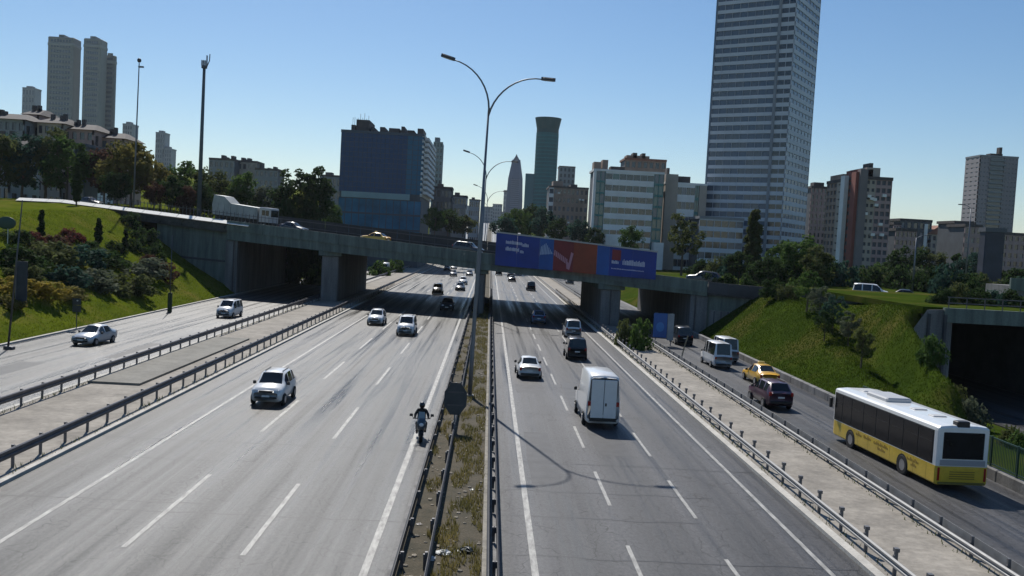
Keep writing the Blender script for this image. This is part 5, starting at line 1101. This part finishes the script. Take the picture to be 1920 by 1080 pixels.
# banner on the leaning post and small sign
a=at(41,532,96); o=thing('banner_sign','dark vertical banner sign standing on the left bank','sign',(a.x,96,left_h(a.x,96)))
zt=at(41,490,96).z-o.location.z; zb=at(41,575,96).z-o.location.z
b=MB(); b.tube([(-.62,0,-.3),(-.62,0,zt+.1)],.06,6); b.build('post',lampm,o); b=MB(); b.rbox(-.55,.55,-.06,.06,zb,zt,.03); b.build('panel',M('banner',(.035,.04,.055),.6,var=.3,scale=1),o)
p=on(143,618); o=thing('small_sign','small dark two-part sign on a post at the left kerb','sign',(p.x,p.y,0))
b=MB(); b.tube([(0,0,-.2),(0,0,3.2)],.05,6); b.build('post',steel_dark,o)
for z in (1.9,2.65): b=MB(); b.rbox(-.45,.45,-.09,-.04,z,z+.68,.02); b.build('panel',M('sign_back',(.05,.055,.06),.5,.2),o)
b=MB(); b.sph((.08,-.1,3.1),.1,.02,.08,8,5); b.build('mark',M('sign_pale',(.5,.5,.5)),o)
# green round sign at the far left
a=at(12,418,110); o=thing('round_board','dark green rounded board on a pale post at the left edge','sign',(a.x+.2,110,left_h(a.x,110)))
zc=a.z-o.location.z; b=MB(); b.tube([(0,0,-.3),(0,0,zc-.5)],.06,6); b.build('post',M('pale_post',(.5,.5,.46)),o); b=MB(); b.sph((-.2,0,zc),1.15,.12,.75,14,8); b.build('board',M('board_green',(.02,.06,.045),.5),o,True)
# median sign seen from behind
o=thing('median_sign','large grey round road sign seen from behind on the median','road sign',(-1.62,55.4,.2))
b=MB(); b.tube([(0,0,-.2),(0,0,3.0)],.05,8); b.build('post',steel,o)
b=MB(); n=8; b.loft([[(.74*math.cos(2*math.pi*(k+.5)/n),yy,2.0+1.06*math.sin(2*math.pi*(k+.5)/n)) for k in range(n)] for yy in (-.05,-.02)]); pl=b.build('plate',M('sign_rear',(.055,.062,.07),.55,.2,var=.2,scale=1.5),o)
for z in (1.6,2.4): b=MB(); b.box(-.5,.5,-.075,-.05,z-.04,z+.04); b.build('stiffener',steel_dark,pl)
# blue sign at the right pier
p=on(1243,648); o=thing('blue_sign','blue panel sign with pale board beside it in front of the right span','sign',(p.x,p.y,.1))
for x in (-1.0,.9): b=MB(); b.tube([(x,0,-.2),(x,0,4.0)],.06,6); b.build('post',lampm,o)
b=MB(); b.rbox(-1.35,.35,-.08,0,.9,3.9,.03); b.build('panel',M('sign_blue',(.02,.10,.34),.5,var=.1,scale=1),o); b=MB(); b.rbox(.4,1.2,-.08,0,.6,3.9,.03); b.build('side_board',M('board_grey',(.30,.32,.34),.6,var=.15,scale=1),o)
b=MB(); b.sph((-.5,-.09,2.2),.5,.02,.6,14,8); b.build('disc',M('sign_blue_light',(.05,.2,.5),.5),o)
# bent delineator post by the right rail
p=on(1275,682); o=thing('leaning_post','thin bent post leaning by the right service road rail','post',(p.x,p.y,0)); b=MB(); b.tube([(0,0,0),(.3,0,1.6),(.65,0,3.0)],.07,6); b.build('rod',M('post_tan',(.22,.19,.13),.8),o)

# -- billboard on the overpass: printed panels
bb=thing('billboard','long blue and red advertising billboard fixed to the overpass','billboard',(0,0,0))
X0,X1=.85,23.9
zT=lambda X:lerp(13.0,11.35,(X-X0)/(X1-X0)); zB=lambda X:lerp(8.05,7.45,(X-X0)/(X1-X0))
bl=M('print_blue',(.008,.035,.24),.5,var=.2,scale=.3); bl2=M('print_blue_light',(.012,.085,.32),.5,var=.2,scale=.3); rd=M('print_red',(.20,.018,.022),.5,var=.25,scale=.3); rd2=M('print_orange',(.26,.045,.015),.5,var=.2,scale=.4); wh=M('print_white',(.55,.56,.66),.5)
cuts=[(0,.14,bl),(.14,.285,bl),(.285,.375,bl2),(.375,.5,rd),(.5,.645,rd2),(.645,.72,bl2),(.72,.86,bl),(.86,1,bl)]
for a,c,m in cuts:
    Xa,Xc=lerp(X0,X1,a),lerp(X0,X1,c)-.02
    b=MB(); bbox(b,Xa,Xc,-1.15,-1.0,zB,zT); b.build('panel',m,bb)
def mark(name,pts,m,parent=bb,th=.015):      # flat print, pts are (share along, share up)
    Q=[]
    for u,v in pts: X=lerp(X0,X1,u); Q.append((X,lerp(zB(X),zT(X),v)))
    b=MB(); n=len(Q); f=[bp(X,-1.15-th,z) for X,z in Q]; k=[bp(X,-1.149,z) for X,z in Q]
    b.v=f+k; b.f=[tuple(range(n))]+[(j,n+j,n+(j+1)%n,(j+1)%n) for j in range(n)]; b.m=[0]*(n+1); b.build(name,m,parent)
q=random.Random(9)
def word(u0,u1,v0,v1):                        # blurred lettering: uneven upright strokes
    u=u0
    while u<u1:
        w_=q.uniform(.003,.006); h=q.uniform(.7,1.0); mark('letter',[(u,v0),(u+w_,v0),(u+w_,v0+(v1-v0)*h),(u,v0+(v1-v0)*h)],wh); u+=w_+q.uniform(.0015,.003)
word(.065,.165,.70,.82); word(.17,.21,.66,.78); word(.065,.155,.49,.61); word(.16,.182,.45,.54)
word(.80,.93,.42,.62); word(.735,.775,.43,.55); word(.735,.93,.24,.28)
mark('emblem',[(.735,.56),(.788,.56),(.788,.92),(.735,.92)],rd)
for k in range(9): u=.29+k*.0095; v=.80-k*.012; mark('stripe',[(u,v-.32+k*.02),(u+.007,v-.34+k*.02),(u+.009,v+.08-abs(k-3)*.05),(u+.004,v+.10-abs(k-3)*.05)],M('print_pale',(.33,.42,.58),.5))
for k in range(8): u=.378+k*.011; v=.50-k*.035; mark('stripe',[(u,v),(u+.008,v-.02),(u+.009,v+.16),(u+.002,v+.18)],M('print_pink',(.5,.24,.30),.5))
mark('arrow',[(.46,.10),(.478,.0+.06),(.50,.62),(.485,.66),(.472,.28),(.455,.40)],M('print_pink'))
b=MB(); bbox(b,X0-.1,X1+.1,-1.2,-.95,lambda X:zT(X)+.01,lambda X:zT(X)+.22); b.build('top_frame',M('frame_pale',(.42,.42,.40),.6,.3),bb)
for k in range(9):
    X=lerp(X0+.3,X1-.3,k/8); b=MB(); bbox(b,X-.06,X+.06,-.98,-.2,lambda x:zB(x)+.3,lambda x:zB(x)+.5); bbox(b,X-.06,X+.06,-.98,-.86,zB,zT); o=b.build('bracket',steel_dark,bb)

# -- fence on the low wall at the right edge
fn=thing('roadside_fence','green mesh-panel fence on the low wall beside the bus','fence',(29.1,0,.62))
gm=M('fence_green',(.03,.075,.06),.5,.3)
for i in range(12):
    y=38+i*2.6; b=MB(); b.box(-.05,.05,y-.05,y+.05,0,1.75); b.build('post',gm,fn)
    for z in (.12,1.62): b=MB(); b.box(-.03,.03,y+.05,y+2.55,z,z+.09); b.build('rail',gm,fn)
    b=MB()
    for k in range(16): yy=y+.15+k*.155; b.box(-.012,.012,yy,yy+.05,.2,1.62)
    o=b.build('mesh_panel',gm,fn); o['kind']='stuff'
# pale stair rail beside the underpass
st_=thing('stair_rail','pale diagonal stair rail behind the bus','railing',(0,0,0))
for (a,Y1),(c,Y2) in ((((1708,716),79),((1778,796),73)),(((1697,650),86.0),((1765,725),80))):
    A=at(*a,Y1); C=at(*c,Y2); b=MB(); b.tube([A,C],.1,6); b.build('rail',M('rail_pale',(.32,.38,.34),.6),st_)
    for k in range(4):
        p=A.lerp(C,(k+.2)/4); b=MB(); b.tube([p,(p.x,p.y,min(p.z-.9,right_h(p.x,p.y)))],.05,5); b.build('post',M('rail_pale'),st_)
# litter in the median
for x,y,s,c,lab in [(-1.1,33.6,.38,(.6,.62,.62),'crumpled white plastic bag lying in the median nearest the camera'),(-.35,34.0,.42,(.02,.03,.03),'black rubbish bag beside the white plastic bag in the median'),(-.25,42.5,.16,(.65,.64,.55),'small white scrap on the median grass'),(-2.3,37.0,.16,(.6,.55,.5),'small pale scrap by the left median rail'),(-1.6,33.0,.3,(.55,.57,.58),'torn white wrapper by the inner median rail')]:
    b=MB(); s*=.75; b.sph((0,0,s*.22),s,s*.8,s*.3,12,7); qq=random.Random(int(y*10)); b.v=[(vx*qq.uniform(.45,1.4),vy*qq.uniform(.45,1.4),vz*qq.uniform(.6,1.3)) for vx,vy,vz in b.v]
    o=b.build('litter',M('litter%d'%int(y*10+x*10),c,.4,var=.15,scale=5),None,False,(x,y,.2)); tag(o,lab,'litter')

# ================================================================ THE AIR
hz=MB(); hz.box(-5200,5200,-220,7200,-5.,215.); ho=tag(hz.build('haze',M('haze_void')),'thin pale haze filling the air over the city','haze',kind='stuff')
hm=bpy.data.materials.new('haze'); hm.use_nodes=True; ht=hm.node_tree; ht.nodes.remove(ht.nodes['Principled BSDF'])
pv=ht.nodes.new('ShaderNodeVolumePrincipled'); pv.inputs['Color'].default_value=(.82,.9,1,1); pv.inputs['Density'].default_value=.000045; pv.inputs['Anisotropy'].default_value=.3
ht.links.new(pv.outputs[0],ht.nodes['Material Output'].inputs['Volume']); ho.data.materials.clear(); ho.data.materials.append(hm)
SC.cycles.volume_bounces=0
